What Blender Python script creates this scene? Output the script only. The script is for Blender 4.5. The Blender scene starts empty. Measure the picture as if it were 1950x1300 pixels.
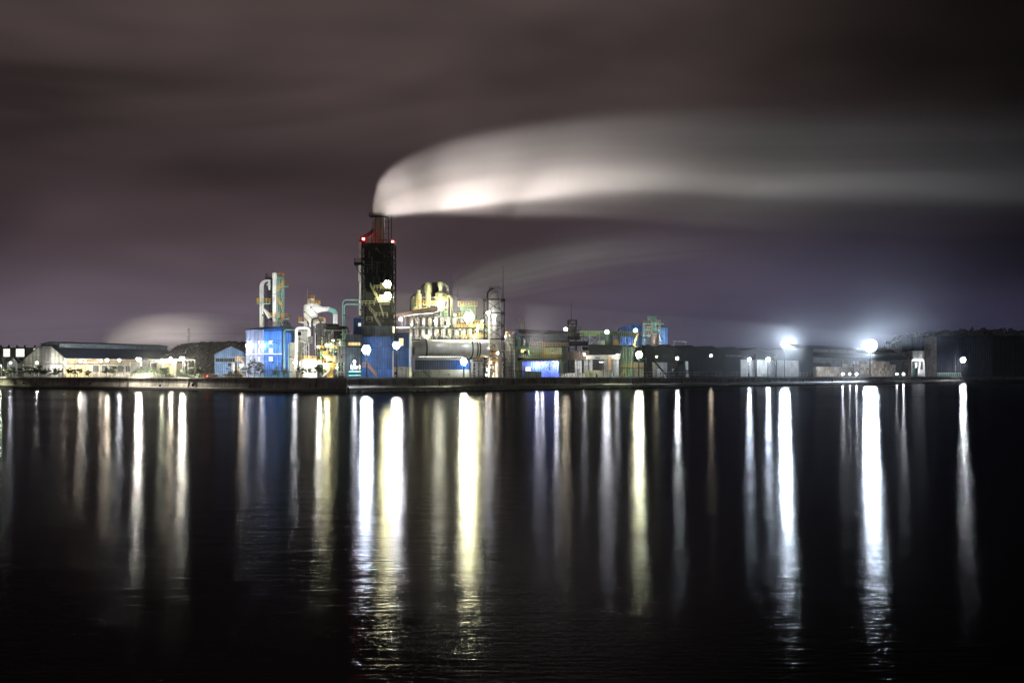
import bpy, bmesh, math, random
from mathutils import Vector, Matrix
random.seed(7)
SC = bpy.context.scene
COL = SC.collection
F, CX, HY, CAMH = 1896.0, 975.0, 715.0, 5.5
GZ = 4.6
# ------------------------------------------------------------- camera
cam = bpy.data.cameras.new('camera'); camo = bpy.data.objects.new('camera', cam); COL.objects.link(camo)
cam.lens = 35.0; cam.sensor_width = 36.0
cam.shift_y = (HY - 650.0) / 1950.0
cam.clip_start = 0.5; cam.clip_end = 20000
camo.location = (0, 0, CAMH); camo.rotation_euler = (math.pi / 2, 0, 0)
SC.camera = camo
# ------------------------------------------------------------- render / view
SC.view_settings.view_transform = 'Standard'; SC.view_settings.look = 'None'
SC.view_settings.exposure = 0; SC.view_settings.gamma = 1
cy = SC.cycles
cy.max_bounces = 5; cy.diffuse_bounces = 2; cy.glossy_bounces = 3; cy.transmission_bounces = 2
cy.transparent_max_bounces = 8; cy.volume_bounces = 0
cy.caustics_reflective = False; cy.caustics_refractive = False
cy.volume_max_steps = 256; cy.volume_step_rate = 2.0
cy.use_light_tree = True
# ------------------------------------------------------------- world
W = bpy.data.worlds.new("World"); SC.world = W; W.use_nodes = True
class NT:
    def __init__(s, tree): s.t = tree
    def n(s, typ, **kw):
        nd = s.t.nodes.new(typ)
        for k, v in kw.items(): setattr(nd, k, v)
        return nd
    def put(s, sock, v):
        if hasattr(v, 'is_output') or isinstance(v, bpy.types.NodeSocket): s.t.links.new(v, sock)
        elif v is not None: sock.default_value = v
    def m(s, op, a, b=None, c=None, clamp=False):
        nd = s.n('ShaderNodeMath', operation=op); nd.use_clamp = clamp
        s.put(nd.inputs[0], a)
        if b is not None: s.put(nd.inputs[1], b)
        if c is not None: s.put(nd.inputs[2], c)
        return nd.outputs[0]
    def ramp(s, fac, stops, interp='LINEAR'):
        nd = s.n('ShaderNodeValToRGB'); nd.color_ramp.interpolation = interp
        el = nd.color_ramp.elements
        while len(el) < len(stops): el.new(0.5)
        for e, (p, c) in zip(el, stops):
            e.position = p; e.color = tuple(c) + (1,) if hasattr(c, '__len__') else (c, c, c, 1)
        s.put(nd.inputs[0], fac); return nd.outputs[0]
    def curve(s, v, pts):
        nd = s.n('ShaderNodeFloatCurve'); c = nd.mapping.curves[0]
        nd.mapping.use_clip = False
        while len(c.points) < len(pts): c.points.new(0.5, 0.5)
        for p, (x, y) in zip(c.points, pts): p.location = (x, y); p.handle_type = 'AUTO'
        nd.mapping.update(); s.put(nd.inputs[1], v); return nd.outputs[0]
    def noise(s, vec, scale, detail=3, rough=.5, dist=0):
        nd = s.n('ShaderNodeTexNoise'); s.put(nd.inputs['Vector'], vec)
        nd.inputs['Scale'].default_value = scale; nd.inputs['Detail'].default_value = detail
        nd.inputs['Roughness'].default_value = rough; nd.inputs['Distortion'].default_value = dist
        return nd.outputs['Fac']
    def mapping(s, vec, scale=(1, 1, 1), loc=(0, 0, 0), rot=(0, 0, 0)):
        nd = s.n('ShaderNodeMapping'); s.put(nd.inputs[0], vec)
        nd.inputs['Scale'].default_value = scale; nd.inputs['Location'].default_value = loc; nd.inputs['Rotation'].default_value = rot
        return nd.outputs[0]
    def mix(s, fac, a, b, blend='MIX'):
        nd = s.n('ShaderNodeMix', data_type='RGBA', blend_type=blend)
        s.put(nd.inputs[0], fac)
        s.put(nd.inputs[6], a if not isinstance(a, tuple) else a + (1,)); s.put(nd.inputs[7], b if not isinstance(b, tuple) else b + (1,))
        return nd.outputs[2]
def sky():
    t = NT(W.node_tree)
    bg = W.node_tree.nodes['Background']
    co = t.n('ShaderNodeTexCoord').outputs['Generated']
    sp = t.n('ShaderNodeSeparateXYZ'); t.put(sp.inputs[0], co)
    x, y, z = sp.outputs
    h = t.m('SQRT', t.m('ADD', t.m('MULTIPLY', x, x), t.m('MULTIPLY', y, y)))
    el = t.m('DIVIDE', z, t.m('MAXIMUM', h, .05))            # tan(elevation)
    az = t.m('ARCTAN2', x, y)                                 # azimuth, 0 = straight ahead
    # base of the overcast, lit by the town: bright mauve low down, dim brown above
    low = t.ramp(el, [(0.0, (.165, .140, .185)), (.03, (.128, .104, .138)), (.07, (.100, .076, .098)), (.13, (.074, .051, .059)), (.20, (.064, .044, .047)), (.30, (.090, .065, .062)), (.40, (.098, .072, .068)), (1.0, (.03, .022, .022))])
    # darker towards the open sea on the right, and higher up over there
    azf = t.m('ADD', az, t.m('MULTIPLY', el, .35))
    dark = t.ramp(t.m('MULTIPLY_ADD', azf, .5, .5), [(.0, .8), (.2, 1.05), (.34, 1.0), (.46, .85), (.56, .66), (.64, .48), (.72, .25), (.78, .09), (.84, .04), (1.0, .2)])
    # colder light over the open water low on the right
    cold = t.m('MULTIPLY', t.ramp(t.m('MULTIPLY_ADD', az, .5, .5), [(.5, 0), (.68, 1)]), t.ramp(el, [(.0, 1), (.19, 0)]))
    low = t.mix(cold, low, (.088, .086, .19))
    # long drifting cloud bands
    cv = t.n('ShaderNodeCombineXYZ'); t.put(cv.inputs[0], az); t.put(cv.inputs[1], el)
    v1 = t.mapping(cv.outputs[0], scale=(1.5, 6.2, 1), rot=(0, 0, math.radians(-9)), loc=(3.1, 1.7, 0))
    n1 = t.noise(v1, 1.0, 3, .5, .6)
    v2 = t.mapping(cv.outputs[0], scale=(2.2, 5, 1), rot=(0, 0, math.radians(8)), loc=(7.7, 4.2, 0))
    n2 = t.noise(v2, 1.3, 2, .5, .3)
    b = t.ramp(n1, [(.28, .42), (.5, .95), (.72, 1.5)])
    c = t.ramp(n2, [(.3, .7), (.7, 1.25)])
    col = t.mix(1.0, low, dark, 'MULTIPLY'); col = t.mix(1.0, col, b, 'MULTIPLY'); col = t.mix(1.0, col, c, 'MULTIPLY')
    t.put(bg.inputs[0], col); bg.inputs[1].default_value = 1.0
sky()
def X(px, D): return (px - CX) * D / F
def Z(py, D): return CAMH + (HY - py) * D / F
# ------------------------------------------------------------- air and steam settings
HAZE_D, HAZE_G = .000006, .8
QMIST, VMIST = .0006, .0007
WK, FK = .29, 1.7
BODY, CORE = .62, 3.4
STEAM2, STEAM3, MIST = (.30, .22), (.5, .35), .0030
UP = [(772, 640, 400, 20, 10, 1500000, 95, 'added uplight behind the tower foot aimed at the start of the steam'), (812, 648, 404, 34, 12, 1450000, 95, 'added uplight behind the rack left end aimed at the bright steam streak'), (862, 650, 408, 58, 14, 900000, 95, 'added uplight behind the vessel rack aimed at the middle of the steam'), (915, 655, 410, 80, 16, 520000, 95, 'added uplight behind the lattice tower aimed at the middle steam'), (1000, 670, 414, 120, 18, 260000, 100, 'added uplight behind the green plant aimed along the far steam'), (300, 704, 570, -170, 0, 260000, 120, 'added uplight behind the long hall aimed at the low steam')]
def water_mat():
    m = bpy.data.materials.new('water'); m.use_nodes = True; t = NT(m.node_tree)
    m.node_tree.nodes.remove(m.node_tree.nodes['Principled BSDF'])
    out = m.node_tree.nodes['Material Output']
    geo = t.n('ShaderNodeNewGeometry').outputs['Position']
    n1 = t.noise(t.mapping(geo, scale=(.55, 2.4, 1)), 2.2, 3, .6)
    n2 = t.noise(t.mapping(geo, scale=(.3, .8, 1)), 1.0, 2, .5)
    hgt = t.m('ADD', t.m('MULTIPLY', n1, .014), t.m('MULTIPLY', n2, .022))
    bp = t.n('ShaderNodeBump'); bp.inputs['Strength'].default_value = 1.0; bp.inputs['Distance'].default_value = 1.0
    t.put(bp.inputs['Height'], hgt)
    gl = t.n('ShaderNodeBsdfGlossy', distribution='BECKMANN'); 
    sp = t.n('ShaderNodeSeparateXYZ'); t.put(sp.inputs[0], geo)
    slick = t.noise(t.mapping(geo, scale=(.004, .03, 1)), 1.0, 3, .5)          # wind-roughened lanes
    t.put(gl.inputs['Roughness'], t.ramp(slick, [(.35, .142), (.52, .16), (.7, .195)]))
    gl.inputs['Color'].default_value = (.19, .19, .2, 1); t.put(gl.inputs['Normal'], bp.outputs[0])
    df = t.n('ShaderNodeBsdfDiffuse'); df.inputs['Color'].default_value = (.002, .0025, .004, 1)
    fr = t.n('ShaderNodeFresnel'); fr.inputs[0].default_value = 1.33
    mx = t.n('ShaderNodeMixShader'); t.put(mx.inputs[0], fr.outputs[0]); t.put(mx.inputs[1], df.outputs[0]); t.put(mx.inputs[2], gl.outputs[0])
    t.put(out.inputs['Surface'], mx.outputs[0])
    return m
# ------------------------------------------------------------- building kit
ORG = {}
def setp(o, label=None, cat=None, group=None, kind=None):
    if label: o['label'] = label
    if cat: o['category'] = cat
    if group: o['group'] = group
    if kind: o['kind'] = kind
    return o
def P(px, py, D): return Vector((X(px, D), D, Z(py, D)))
def PG(px, D, z=None): return Vector((X(px, D), D, GZ if z is None else z))
def T(name, label, cat, loc, group=None):
    o = bpy.data.objects.new(name, None); o.empty_display_size = .5; COL.objects.link(o)
    o.location = loc; ORG[o.name] = Vector(loc); return setp(o, label, cat, group)
class MB:
    def __init__(s): s.v = []; s.f = []; s.mi = []; s.cur = 0
    def add(s, vs, fs):
        b = len(s.v); s.v += [Vector(v) for v in vs]
        for f in fs: s.f.append([b + i for i in f]); s.mi.append(s.cur)
        return s
    def box(s, x0, x1, y0, y1, z0, z1):
        return s.add([(x0, y0, z0), (x1, y0, z0), (x1, y1, z0), (x0, y1, z0), (x0, y0, z1), (x1, y0, z1), (x1, y1, z1), (x0, y1, z1)],
                     [(0, 3, 2, 1), (4, 5, 6, 7), (0, 1, 5, 4), (1, 2, 6, 5), (2, 3, 7, 6), (3, 0, 4, 7)])
    def bx(s, px0, px1, py0, py1, D, dep): return s.box(X(px0, D), X(px1, D), D, D + dep, Z(py1, D), Z(py0, D))
    def bg(s, px0, px1, py0, D, dep, z0=None): return s.box(X(px0, D), X(px1, D), D, D + dep, GZ if z0 is None else z0, Z(py0, D))
    def prism(s, poly, vec):
        n = len(poly); poly = [Vector(p) for p in poly]; vec = Vector(vec)
        return s.add(poly + [p + vec for p in poly], [tuple(range(n))[::-1], tuple(range(n, 2 * n))] + [(i, (i + 1) % n, n + (i + 1) % n, n + i) for i in range(n)])
    def quad(s, *p): return s.add(p, [tuple(range(len(p)))])
    def bar(s, a, b, r, n=4, r2=None):
        return s.tube([a, b], r, n, r2)
    def tube(s, path, r, n=10, r2=None, caps=True):
        path = [Vector(p) for p in path]; k = len(path); rings = []
        d0 = (path[1] - path[0]).normalized()
        up = Vector((0, 0, 1)) if abs(d0.z) < .9 else Vector((0, 1, 0))
        u = d0.cross(up).normalized()
        base = len(s.v); vs = []
        for i, p in enumerate(path):
            a = (path[i] - path[i - 1]).normalized() if i else d0
            b = (path[i + 1] - path[i]).normalized() if i < k - 1 else a
            t = (a + b); t = t.normalized() if t.length > 1e-6 else a
            u = (u - t * u.dot(t)); u = u.normalized() if u.length > 1e-6 else t.orthogonal().normalized()
            w = t.cross(u)
            rr = r if not isinstance(r, (list, tuple)) else r[i]
            if r2 is not None and not isinstance(r, (list, tuple)): rr = r + (r2 - r) * i / (k - 1)
            ph = math.pi / n if n == 4 else 0
            vs += [p + (u * math.cos(ph + 2 * math.pi * j / n) + w * math.sin(ph + 2 * math.pi * j / n)) * rr for j in range(n)]
        fs = []
        for i in range(k - 1):
            for j in range(n): fs.append((i * n + j, i * n + (j + 1) % n, (i + 1) * n + (j + 1) % n, (i + 1) * n + j))
        if caps: fs += [tuple(range(n))[::-1], tuple(range((k - 1) * n, k * n))]
        return s.add(vs, fs)
    def lathe(s, cx, cy, prof, n=20):
        vs = []; fs = []
        for r, z in prof: vs += [(cx + r * math.cos(2 * math.pi * j / n), cy + r * math.sin(2 * math.pi * j / n), z) for j in range(n)]
        for i in range(len(prof) - 1):
            for j in range(n): fs.append((i * n + j, i * n + (j + 1) % n, (i + 1) * n + (j + 1) % n, (i + 1) * n + j))
        fs += [tuple(range(n))[::-1], tuple(range((len(prof) - 1) * n, len(prof) * n))]
        return s.add(vs, fs)
    def rail(s, pts, h=1.1, r=.05, gap=2.0, mid=True):
        pts = [Vector(p) for p in pts]; U = Vector((0, 0, 1))
        for a, b in zip(pts, pts[1:]):
            s.bar(a + U * h, b + U * h, r)
            if mid: s.bar(a + U * h * .52, b + U * h * .52, r * .8)
            k = max(1, int((b - a).length / gap))
            for i in range(k + 1): s.bar(a.lerp(b, i / k), a.lerp(b, i / k) + U * h, r)
        return s
    def lattice(s, x0, x1, y0, y1, z0, z1, n, r, rb=None, x=True):
        rb = rb or r * .6; c = [(x0, y0), (x1, y0), (x1, y1), (x0, y1)]
        for a in c: s.bar((a[0], a[1], z0), (a[0], a[1], z1), r)
        for i in range(n + 1):
            z = z0 + (z1 - z0) * i / n
            for a, b in zip(c, c[1:] + c[:1]):
                if i: s.bar((a[0], a[1], z), (b[0], b[1], z), rb)
                if x and i < n:
                    zz = z0 + (z1 - z0) * (i + 1) / n
                    s.bar((a[0], a[1], z), (b[0], b[1], zz), rb * .8); s.bar((b[0], b[1], z), (a[0], a[1], zz), rb * .8)
        return s
    def build(s, name, mats, parent=None, smooth=None):
        me = bpy.data.meshes.new(name); org = ORG[parent.name] if parent else Vector((0, 0, 0))
        me.from_pydata([v - org for v in s.v], [], s.f)
        for m in (mats if isinstance(mats, (list, tuple)) else [mats]): me.materials.append(m)
        me.polygons.foreach_set('material_index', s.mi)
        bm = bmesh.new(); bm.from_mesh(me); bmesh.ops.recalc_face_normals(bm, faces=bm.faces); bm.to_mesh(me); bm.free()
        if smooth:
            me.shade_smooth(); me.set_sharp_from_angle(angle=math.radians(smooth))
        o = bpy.data.objects.new(name, me); COL.objects.link(o)
        if parent: o.parent = parent
        ORG[o.name] = org.copy(); return o
    # (separate pieces of one kind become separate parts)
def each(mb, name, mats, parent, smooth=None):
    par = list(range(len(mb.v)))
    def find(i):
        while par[i] != i: par[i] = par[par[i]]; i = par[i]
        return i
    for f in mb.f:
        for i in f[1:]: par[find(i)] = find(f[0])
    groups = {}
    for f, m_ in zip(mb.f, mb.mi): groups.setdefault(find(f[0]), []).append((f, m_))
    out = []
    for fs in groups.values():
        n = MB(); mp = {}
        for f, m_ in fs:
            for i in f:
                if i not in mp: mp[i] = len(n.v); n.v.append(mb.v[i])
            n.f.append([mp[i] for i in f]); n.mi.append(m_)
        out.append(n.build(name, mats, parent, smooth))
    return out
def kids(o): return [c for c in bpy.data.objects if c.parent == o]
def tree_copy(o, loc=None, parent=None, kmap=None):
    c = o.copy(); COL.objects.link(c)
    if parent: c.parent = parent
    if loc is not None: c.location = loc
    for k in KIDS.get(o.name, []): tree_copy(k, None, c)
    return c
KIDS = {}
def freeze(o):
    KIDS[o.name] = kids(o)
    for k in KIDS[o.name]: freeze(k)
def arc(cx, cz, r, a0, a1, y, n=7):
    return [Vector((cx + r * math.cos(math.radians(a0 + (a1 - a0) * i / (n - 1))), y, cz + r * math.sin(math.radians(a0 + (a1 - a0) * i / (n - 1))))) for i in range(n)]
def bend(pts, r, n=5):
    """round the corners of a polyline"""
    pts = [Vector(p) for p in pts]; out = [pts[0]]
    for a, b, c in zip(pts, pts[1:], pts[2:]):
        d1 = (a - b); d2 = (c - b); rr = min(r, d1.length * .49, d2.length * .49)
        p0 = b + d1.normalized() * rr; p1 = b + d2.normalized() * rr
        for i in range(n + 1):
            t = i / n; out.append(p0 * (1 - t) ** 2 + b * 2 * t * (1 - t) + p1 * t * t)
    out.append(pts[-1]); return out
# ------------------------------------------------------------- materials
MATS = {}
def mat(name, col, rough=.6, metal=0.0, var=.3, scale=.35, rib=0, stain=.35, stain_col=(.05, .035, .025), bump=0.0, spec=.5):
    if name in MATS: return MATS[name]
    m = bpy.data.materials.new(name); m.use_nodes = True; t = NT(m.node_tree); b = m.node_tree.nodes['Principled BSDF']
    geo = t.n('ShaderNodeNewGeometry').outputs['Position']
    n = t.noise(geo, scale, 4, .6)
    c = t.mix(1.0, col, t.ramp(n, [(.25, 1 - var), (.75, 1 + var)]), 'MULTIPLY')
    if stain:
        sn = t.noise(t.mapping(geo, scale=(1.1, 1.1, .12)), 1.0, 4, .65)
        c = t.mix(t.m('MULTIPLY', t.ramp(sn, [(.5, 0), (.72, 1)]), stain), c, stain_col)
    hgt = None
    if rib:
        sp = t.n('ShaderNodeSeparateXYZ'); t.put(sp.inputs[0], geo)
        u = t.m('FRACT', t.m('DIVIDE', t.m('ADD', sp.outputs[0], t.m('MULTIPLY', sp.outputs[1], .83)), rib))
        tri = t.m('PINGPONG', u, .5)
        rr = t.ramp(tri, [(.12, 0), (.28, 1)])
        c = t.mix(t.m('MULTIPLY_ADD', rr, -.38, .38), c, (col[0] * .3, col[1] * .3, col[2] * .3))
        hgt = t.m('MULTIPLY', rr, rib * .18)
        sz = t.m('PINGPONG', t.m('FRACT', t.m('DIVIDE', sp.outputs[2], rib * 4.3)), .5)          # sheet laps
        c = t.mix(t.ramp(sz, [(.0, .55), (.035, 0)]), c, (col[0] * .35, col[1] * .35, col[2] * .35))
        sheet_n = t.n('ShaderNodeTexWhiteNoise', noise_dimensions='2D'); cv = t.n('ShaderNodeCombineXYZ')
        t.put(cv.inputs[0], t.m('FLOOR', t.m('DIVIDE', t.m('ADD', sp.outputs[0], t.m('MULTIPLY', sp.outputs[1], .83)), rib * 2.0))); t.put(cv.inputs[1], t.m('FLOOR', t.m('DIVIDE', sp.outputs[2], rib * 4.3)))
        t.put(sheet_n.inputs['Vector'], cv.outputs[0]); c = t.mix(1.0, c, t.ramp(sheet_n.outputs['Value'], [(0, .72), (1, 1.18)]), 'MULTIPLY')
    if bump:
        bn = t.m('MULTIPLY', t.noise(geo, scale * 6, 4, .6), bump); hgt = bn if hgt is None else t.m('ADD', hgt, bn)
    if hgt is not None:
        bp = t.n('ShaderNodeBump'); bp.inputs['Distance'].default_value = 1.0; bp.inputs['Strength'].default_value = .8; t.put(bp.inputs['Height'], hgt)
        t.put(b.inputs['Normal'], bp.outputs[0])
    t.put(b.inputs['Base Color'], c); b.inputs['Metallic'].default_value = metal
    t.put(b.inputs['Roughness'], t.m('MULTIPLY_ADD', n, .3, rough - .15)); b.inputs['Specular IOR Level'].default_value = spec
    MATS[name] = m; return m
def emis(name, col, strength):
    if name in MATS: return MATS[name]
    m = bpy.data.materials.new(name); m.use_nodes = True; b = m.node_tree.nodes['Principled BSDF']
    b.inputs['Base Color'].default_value = (.02, .02, .02, 1); b.inputs['Emission Color'].default_value = tuple(col) + (1,); b.inputs['Emission Strength'].default_value = strength
    MATS[name] = m; return m
M = dict(
    blue=mat('blue_cladding', (.035, .17, .56), .5, rib=.9, stain=.55), blue_deep=mat('deep_blue_cladding', (.012, .06, .22), .6, rib=.9, spec=.1),
    lav=mat('pale_blue_cladding', (.27, .34, .62), .5, rib=.9, stain=.45), sky_blue=mat('light_blue_cladding', (.10, .22, .48), .55, rib=.8),
    white=mat('white_cladding', (.72, .72, .70), .5, rib=1.2, stain=.2), cream=mat('cream_plaster', (.60, .56, .44), .7, stain=.45),
    cream_rib=mat('cream_cladding', (.56, .53, .42), .6, rib=1.0, stain=.35), grey=mat('grey_cladding', (.22, .22, .23), .6, rib=1.0),
    slate=mat('slate_blue_cladding', (.10, .14, .18), .6, rib=1.0), roof=mat('dark_roof_sheet', (.022, .022, .027), .7, rib=1.0, stain=.2, spec=0),
    roof_blue=mat('dark_blue_roof_sheet', (.028, .04, .085), .4, rib=1.1, stain=.2), roof_tan=mat('tan_roof_sheet', (.35, .28, .17), .6, rib=.9),
    black=mat('soot_black_steel', (.006, .006, .0065), .8, stain=.15, stain_col=(.03, .02, .012), spec=0), dark=mat('dark_steel', (.03, .03, .032), .6, spec=.1),
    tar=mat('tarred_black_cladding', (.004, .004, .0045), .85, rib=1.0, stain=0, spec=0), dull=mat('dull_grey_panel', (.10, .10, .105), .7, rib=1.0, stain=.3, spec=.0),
    dark_green=mat('dark_green_steel', (.03, .06, .05), .55), rust=mat('rusty_steel', (.085, .058, .042), .75, var=.5, stain=.6, stain_col=(.03, .016, .01)),
    steel=mat('pale_steel', (.55, .55, .54), .38, metal=.45, stain=.2), silver=mat('silver_lagging', (.62, .58, .57), .32, metal=.55, stain=.25, stain_col=(.25, .15, .1)),
    whitep=mat('white_painted_steel', (.74, .74, .71), .4, stain=.12), teal=mat('pale_teal_paint', (.22, .48, .43), .45, stain=.2),
    green=mat('pale_green_paint', (.26, .38, .24), .5, rib=1.0, stain=.35), green_p=mat('green_painted_steel', (.22, .36, .25), .5, stain=.3),
    yellow=mat('yellow_rail_paint', (.72, .42, .03), .5, var=.15, stain=.1), orange=mat('orange_paint', (.66, .34, .05), .5, var=.2, stain=.15),
    olive=mat('olive_cream_paint', (.50, .50, .30), .5, stain=.4), brown=mat('brown_cladding', (.11, .07, .05), .7, rib=1.0, stain=.4),
    conc=mat('pale_concrete', (.40, .38, .35), .85, var=.35, scale=.25, stain=.55, bump=.03), quay=mat('stained_quay_concrete', (.36, .32, .28), .9, var=.55, scale=.22, stain=.75, stain_col=(.03, .025, .02), bump=.08),
    asphalt=mat('yard_asphalt', (.12, .12, .12), .85, var=.3, stain=0), rock=mat('wet_rock', (.03, .028, .026), .7, var=.6, scale=1.5, stain=0, bump=.1),
    weed=mat('wet_weed_concrete', (.035, .032, .028), .75, var=.6, scale=.6, stain=.5, bump=.06),
    heap=mat('scrap', (.11, .10, .09), .85, var=.8, scale=1.2, stain=0, bump=.2), leaf=mat('night_leaves', (.05, .075, .035), .6, var=.5, scale=1.0, stain=0),
    bark=mat('bark', (.07, .055, .04), .9, stain=0), bale=mat('baled_paper', (.34, .26, .18), .9, var=.5, scale=1.6, stain=.5, stain_col=(.10, .07, .05), bump=.15),
    orange_c=mat('pale_orange_paint', (.62, .40, .20), .6, stain=.3), glassd=mat('dark_window_glass', (.015, .016, .02), .5, stain=0, spec=.08), tyre=mat('tyre_rubber', (.02, .02, .02), .8, stain=0),
    flue=mat('sooty_tan_steel', (.17, .15, .125), .6, var=.5, stain=.7, stain_col=(.03, .018, .012)),
    ochre=mat('worn_ochre_paint', (.36, .24, .05), .6, var=.4, stain=.5),
    red=mat('dark_red_paint', (.30, .03, .025), .4, stain=.1), coping=mat('pale_coping_concrete', (.62, .60, .56), .8, stain=.25), gate=mat('green_mesh_fence', (.06, .22, .12), .6, stain=0),
    winw=emis('lit_window_white', (1, .97, .86), 1.2), winy=emis('lit_window_yellow', (1, .80, .38), 1.6), winp=emis('lit_window_pale', (.95, 1, .95), .8),
)
# ------------------------------------------------------------- lamps (each a thing of its own)
WHITE, COOL, WARM, YEL, GRN = (.93, .96, 1.0), (.74, .87, 1.0), (1.0, .86, .62), (1.0, .95, .52), (.93, 1.0, .66)
def lens_mat(col, L): return emis('lamp_%d_%d_%d_%d' % (col[0] * 99, col[1] * 99, col[2] * 99, L), col, L)
def ball(mb, c, r, n=10, squash=1.0):
    c = Vector(c); k = 6
    return mb.lathe(c.x, c.y, [(max(.01, r * math.sin(math.pi * i / k)), c.z - r * squash * math.cos(math.pi * i / k)) for i in range(k + 1)], n)
def pole_lamp(px, py, D, I, col, label, r=.35, over=0.0, group='lamp posts lit along the waterfront', name='lamp_post'):
    c = P(px, py, D); t = T(name, label, 'lamp', PG(px, D), group)
    b = MB(); b.tube([(c.x, c.y + .9, GZ), (c.x, c.y + .9, c.z + .5)], .16, 8, .09); b.build('pole', M['dark'], t, 40)
    b = MB(); b.tube([(c.x, c.y + .9, c.z + .5), (c.x, c.y + .5, c.z + .75), (c.x, c.y - .1 - over, c.z + .75)], .07, 6); b.build('arm', M['dark'], t)
    b = MB(); b.lathe(c.x, c.y - over, [(.12, c.z + r * .7 + .28), (r * .9, c.z + r * .62 + .1), (r * 1.15, c.z + r * .6), (r * 1.1, c.z + r * .5), (.1, c.z + r * .62)], 12); b.build('lamp_shade', M['dark'], t, 40)
    b = MB(); ball(b, (c.x, c.y - over, c.z), r, 12, .85); b.build('bulb', lens_mat(col, I / (math.pi * r * r)), t, 60)
    return t
def flood(px, py, D, I, col, label, r=.5, tilt=-.22, yaw=0.0, stand='pole', n=1, gap=None, group='floodlights facing the water', name='floodlight', to=None):
    """round flood heads (n > 1: a round bank of n rings); stand: a mast down to the ground, or an arm back to what carries it"""
    c = P(px, py, D); t = T(name, label, 'floodlight', PG(px, D) if stand == 'pole' else c, group); gap = gap or r * 2.2
    d = Vector((math.sin(yaw) * math.cos(tilt), -math.cos(yaw) * math.cos(tilt), math.sin(tilt)))
    rings = [(gap * k * math.cos(math.radians(a / k)), gap * k * math.sin(math.radians(a / k))) for k in range(1, n) for a in range(0, 360 * k, 60)]
    heads = [(0, 0)] + rings; w = h = gap * (n - 1)
    if stand == 'pole':
        b = MB(); b.tube([(c.x, c.y + 1.0, GZ), (c.x, c.y + 1.0, c.z + h + r * .4)], .28, 8, .16); b.build('pole', M['dark'], t, 40)
    else:
        e = Vector(to) if to is not None else Vector((0, .9, -.05))
        b = MB(); b.bar(c + Vector((0, 0, r * 1.1)), c + Vector((0, 0, r * 1.1)) + e, .08); b.bar(c + Vector((0, 0, r * .2)), c + Vector((0, 0, r * 1.1)), .07); b.build('bracket', M['dark'], t)
    if n > 1:
        b = MB()
        for z in sorted({round(q[1], 2) for q in heads}):
            xs = [q[0] for q in heads if abs(q[1] - z) < .02]; b.bar((c.x + min(xs) - .3, c.y + .75, c.z + z), (c.x + max(xs) + .3, c.y + .75, c.z + z), .1)
        b.bar((c.x, c.y + .85, c.z - h), (c.x, c.y + .85, c.z + h), .12); b.build('crossbar', M['dark'], t)
    for hx, hz in heads:
        q = c + Vector((hx, 0, hz))
        b = MB(); b.tube([q - d * .65, q - d * .45, q - d * .02, q + d * (r * .55 + .06)], [r * .4, r * .8, r * 1.06, r * 1.12], 14, caps=False)
        b.tube([q - d * .66, q - d * .65], r * .4, 14); hh = b.build('housing', M['dark'], t, 35)
        b = MB(); b.tube([q - d * .02, q + d * .03], [r, r * .96], 14); b.build('lens', lens_mat(col, I * (FK if yaw == 0 else 1) / len(heads) / (math.pi * r * r)), hh)
    return t
def wash(px, py, D, I, col, label, tilt=-.15, yaw=0.0, to=(0, 3, .4), r=.22):
    """fill floodlight, mostly added, turned towards the plant: its dark back hides the lens"""
    return flood(px, py, D, I * WK, col, label, r, tilt, math.pi + yaw, 'bracket', group='fill floodlights turned on the plant', name='fill_floodlight', to=to)  # most are fill lamps put in to brighten the walls and vessels
def wall_lamp(px, py, D, I, col, label, r=.28, group='small work lamps fixed to the plant', name='work_lamp', to=None):
    """caged bulb on a short bracket; the bulb shines all round"""
    c = P(px, py, D); t = T(name, label, 'lamp', c, group)
    b = MB(); e = Vector((0, .7, .25)) if to is None else Vector(to); b.bar(c + e, c + Vector((0, 0, r)), .06); b.build('bracket', M['dark'], t)
    b = MB(); b.lathe(c.x, c.y, [(.08, c.z + r + .2), (r * .7, c.z + r + .02), (r * .8, c.z + r * .75), (.05, c.z + r * .8)], 10); b.build('cap', M['dark'], t)
    b = MB(); ball(b, c, r, 10); b.build('bulb', lens_mat(col, I / (math.pi * r * r)), t, 60)
    return t
def uplight(px, py, D, target, P_w, size, col, label):  # spot added to brighten the steam, with a housing built round it
    c = P(px, py, D); t = T('uplight', label, 'floodlight', c, 'added uplights under the steam')
    d = (Vector(target) - c).normalized()
    b = MB(); b.tube([c - d * .7, c - d * .3, c + d * .25], [.25, .5, .55], 12, caps=False); b.build('housing', M['dark'], t, 35)
    b = MB(); b.bar(c - d * .5 + Vector((0, 0, -1.0)), c - d * .4, .1); b.build('bracket', M['dark'], t)
    l = bpy.data.lights.new('beam', 'SPOT'); l.energy = P_w; l.spot_size = math.radians(size); l.spot_blend = 1.0; l.shadow_soft_size = .3; l.color = col
    o = bpy.data.objects.new('beam', l); COL.objects.link(o); o.parent = t; o.location = d * .35; o.rotation_euler = d.to_track_quat('-Z', 'Y').to_euler()
    return t
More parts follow.
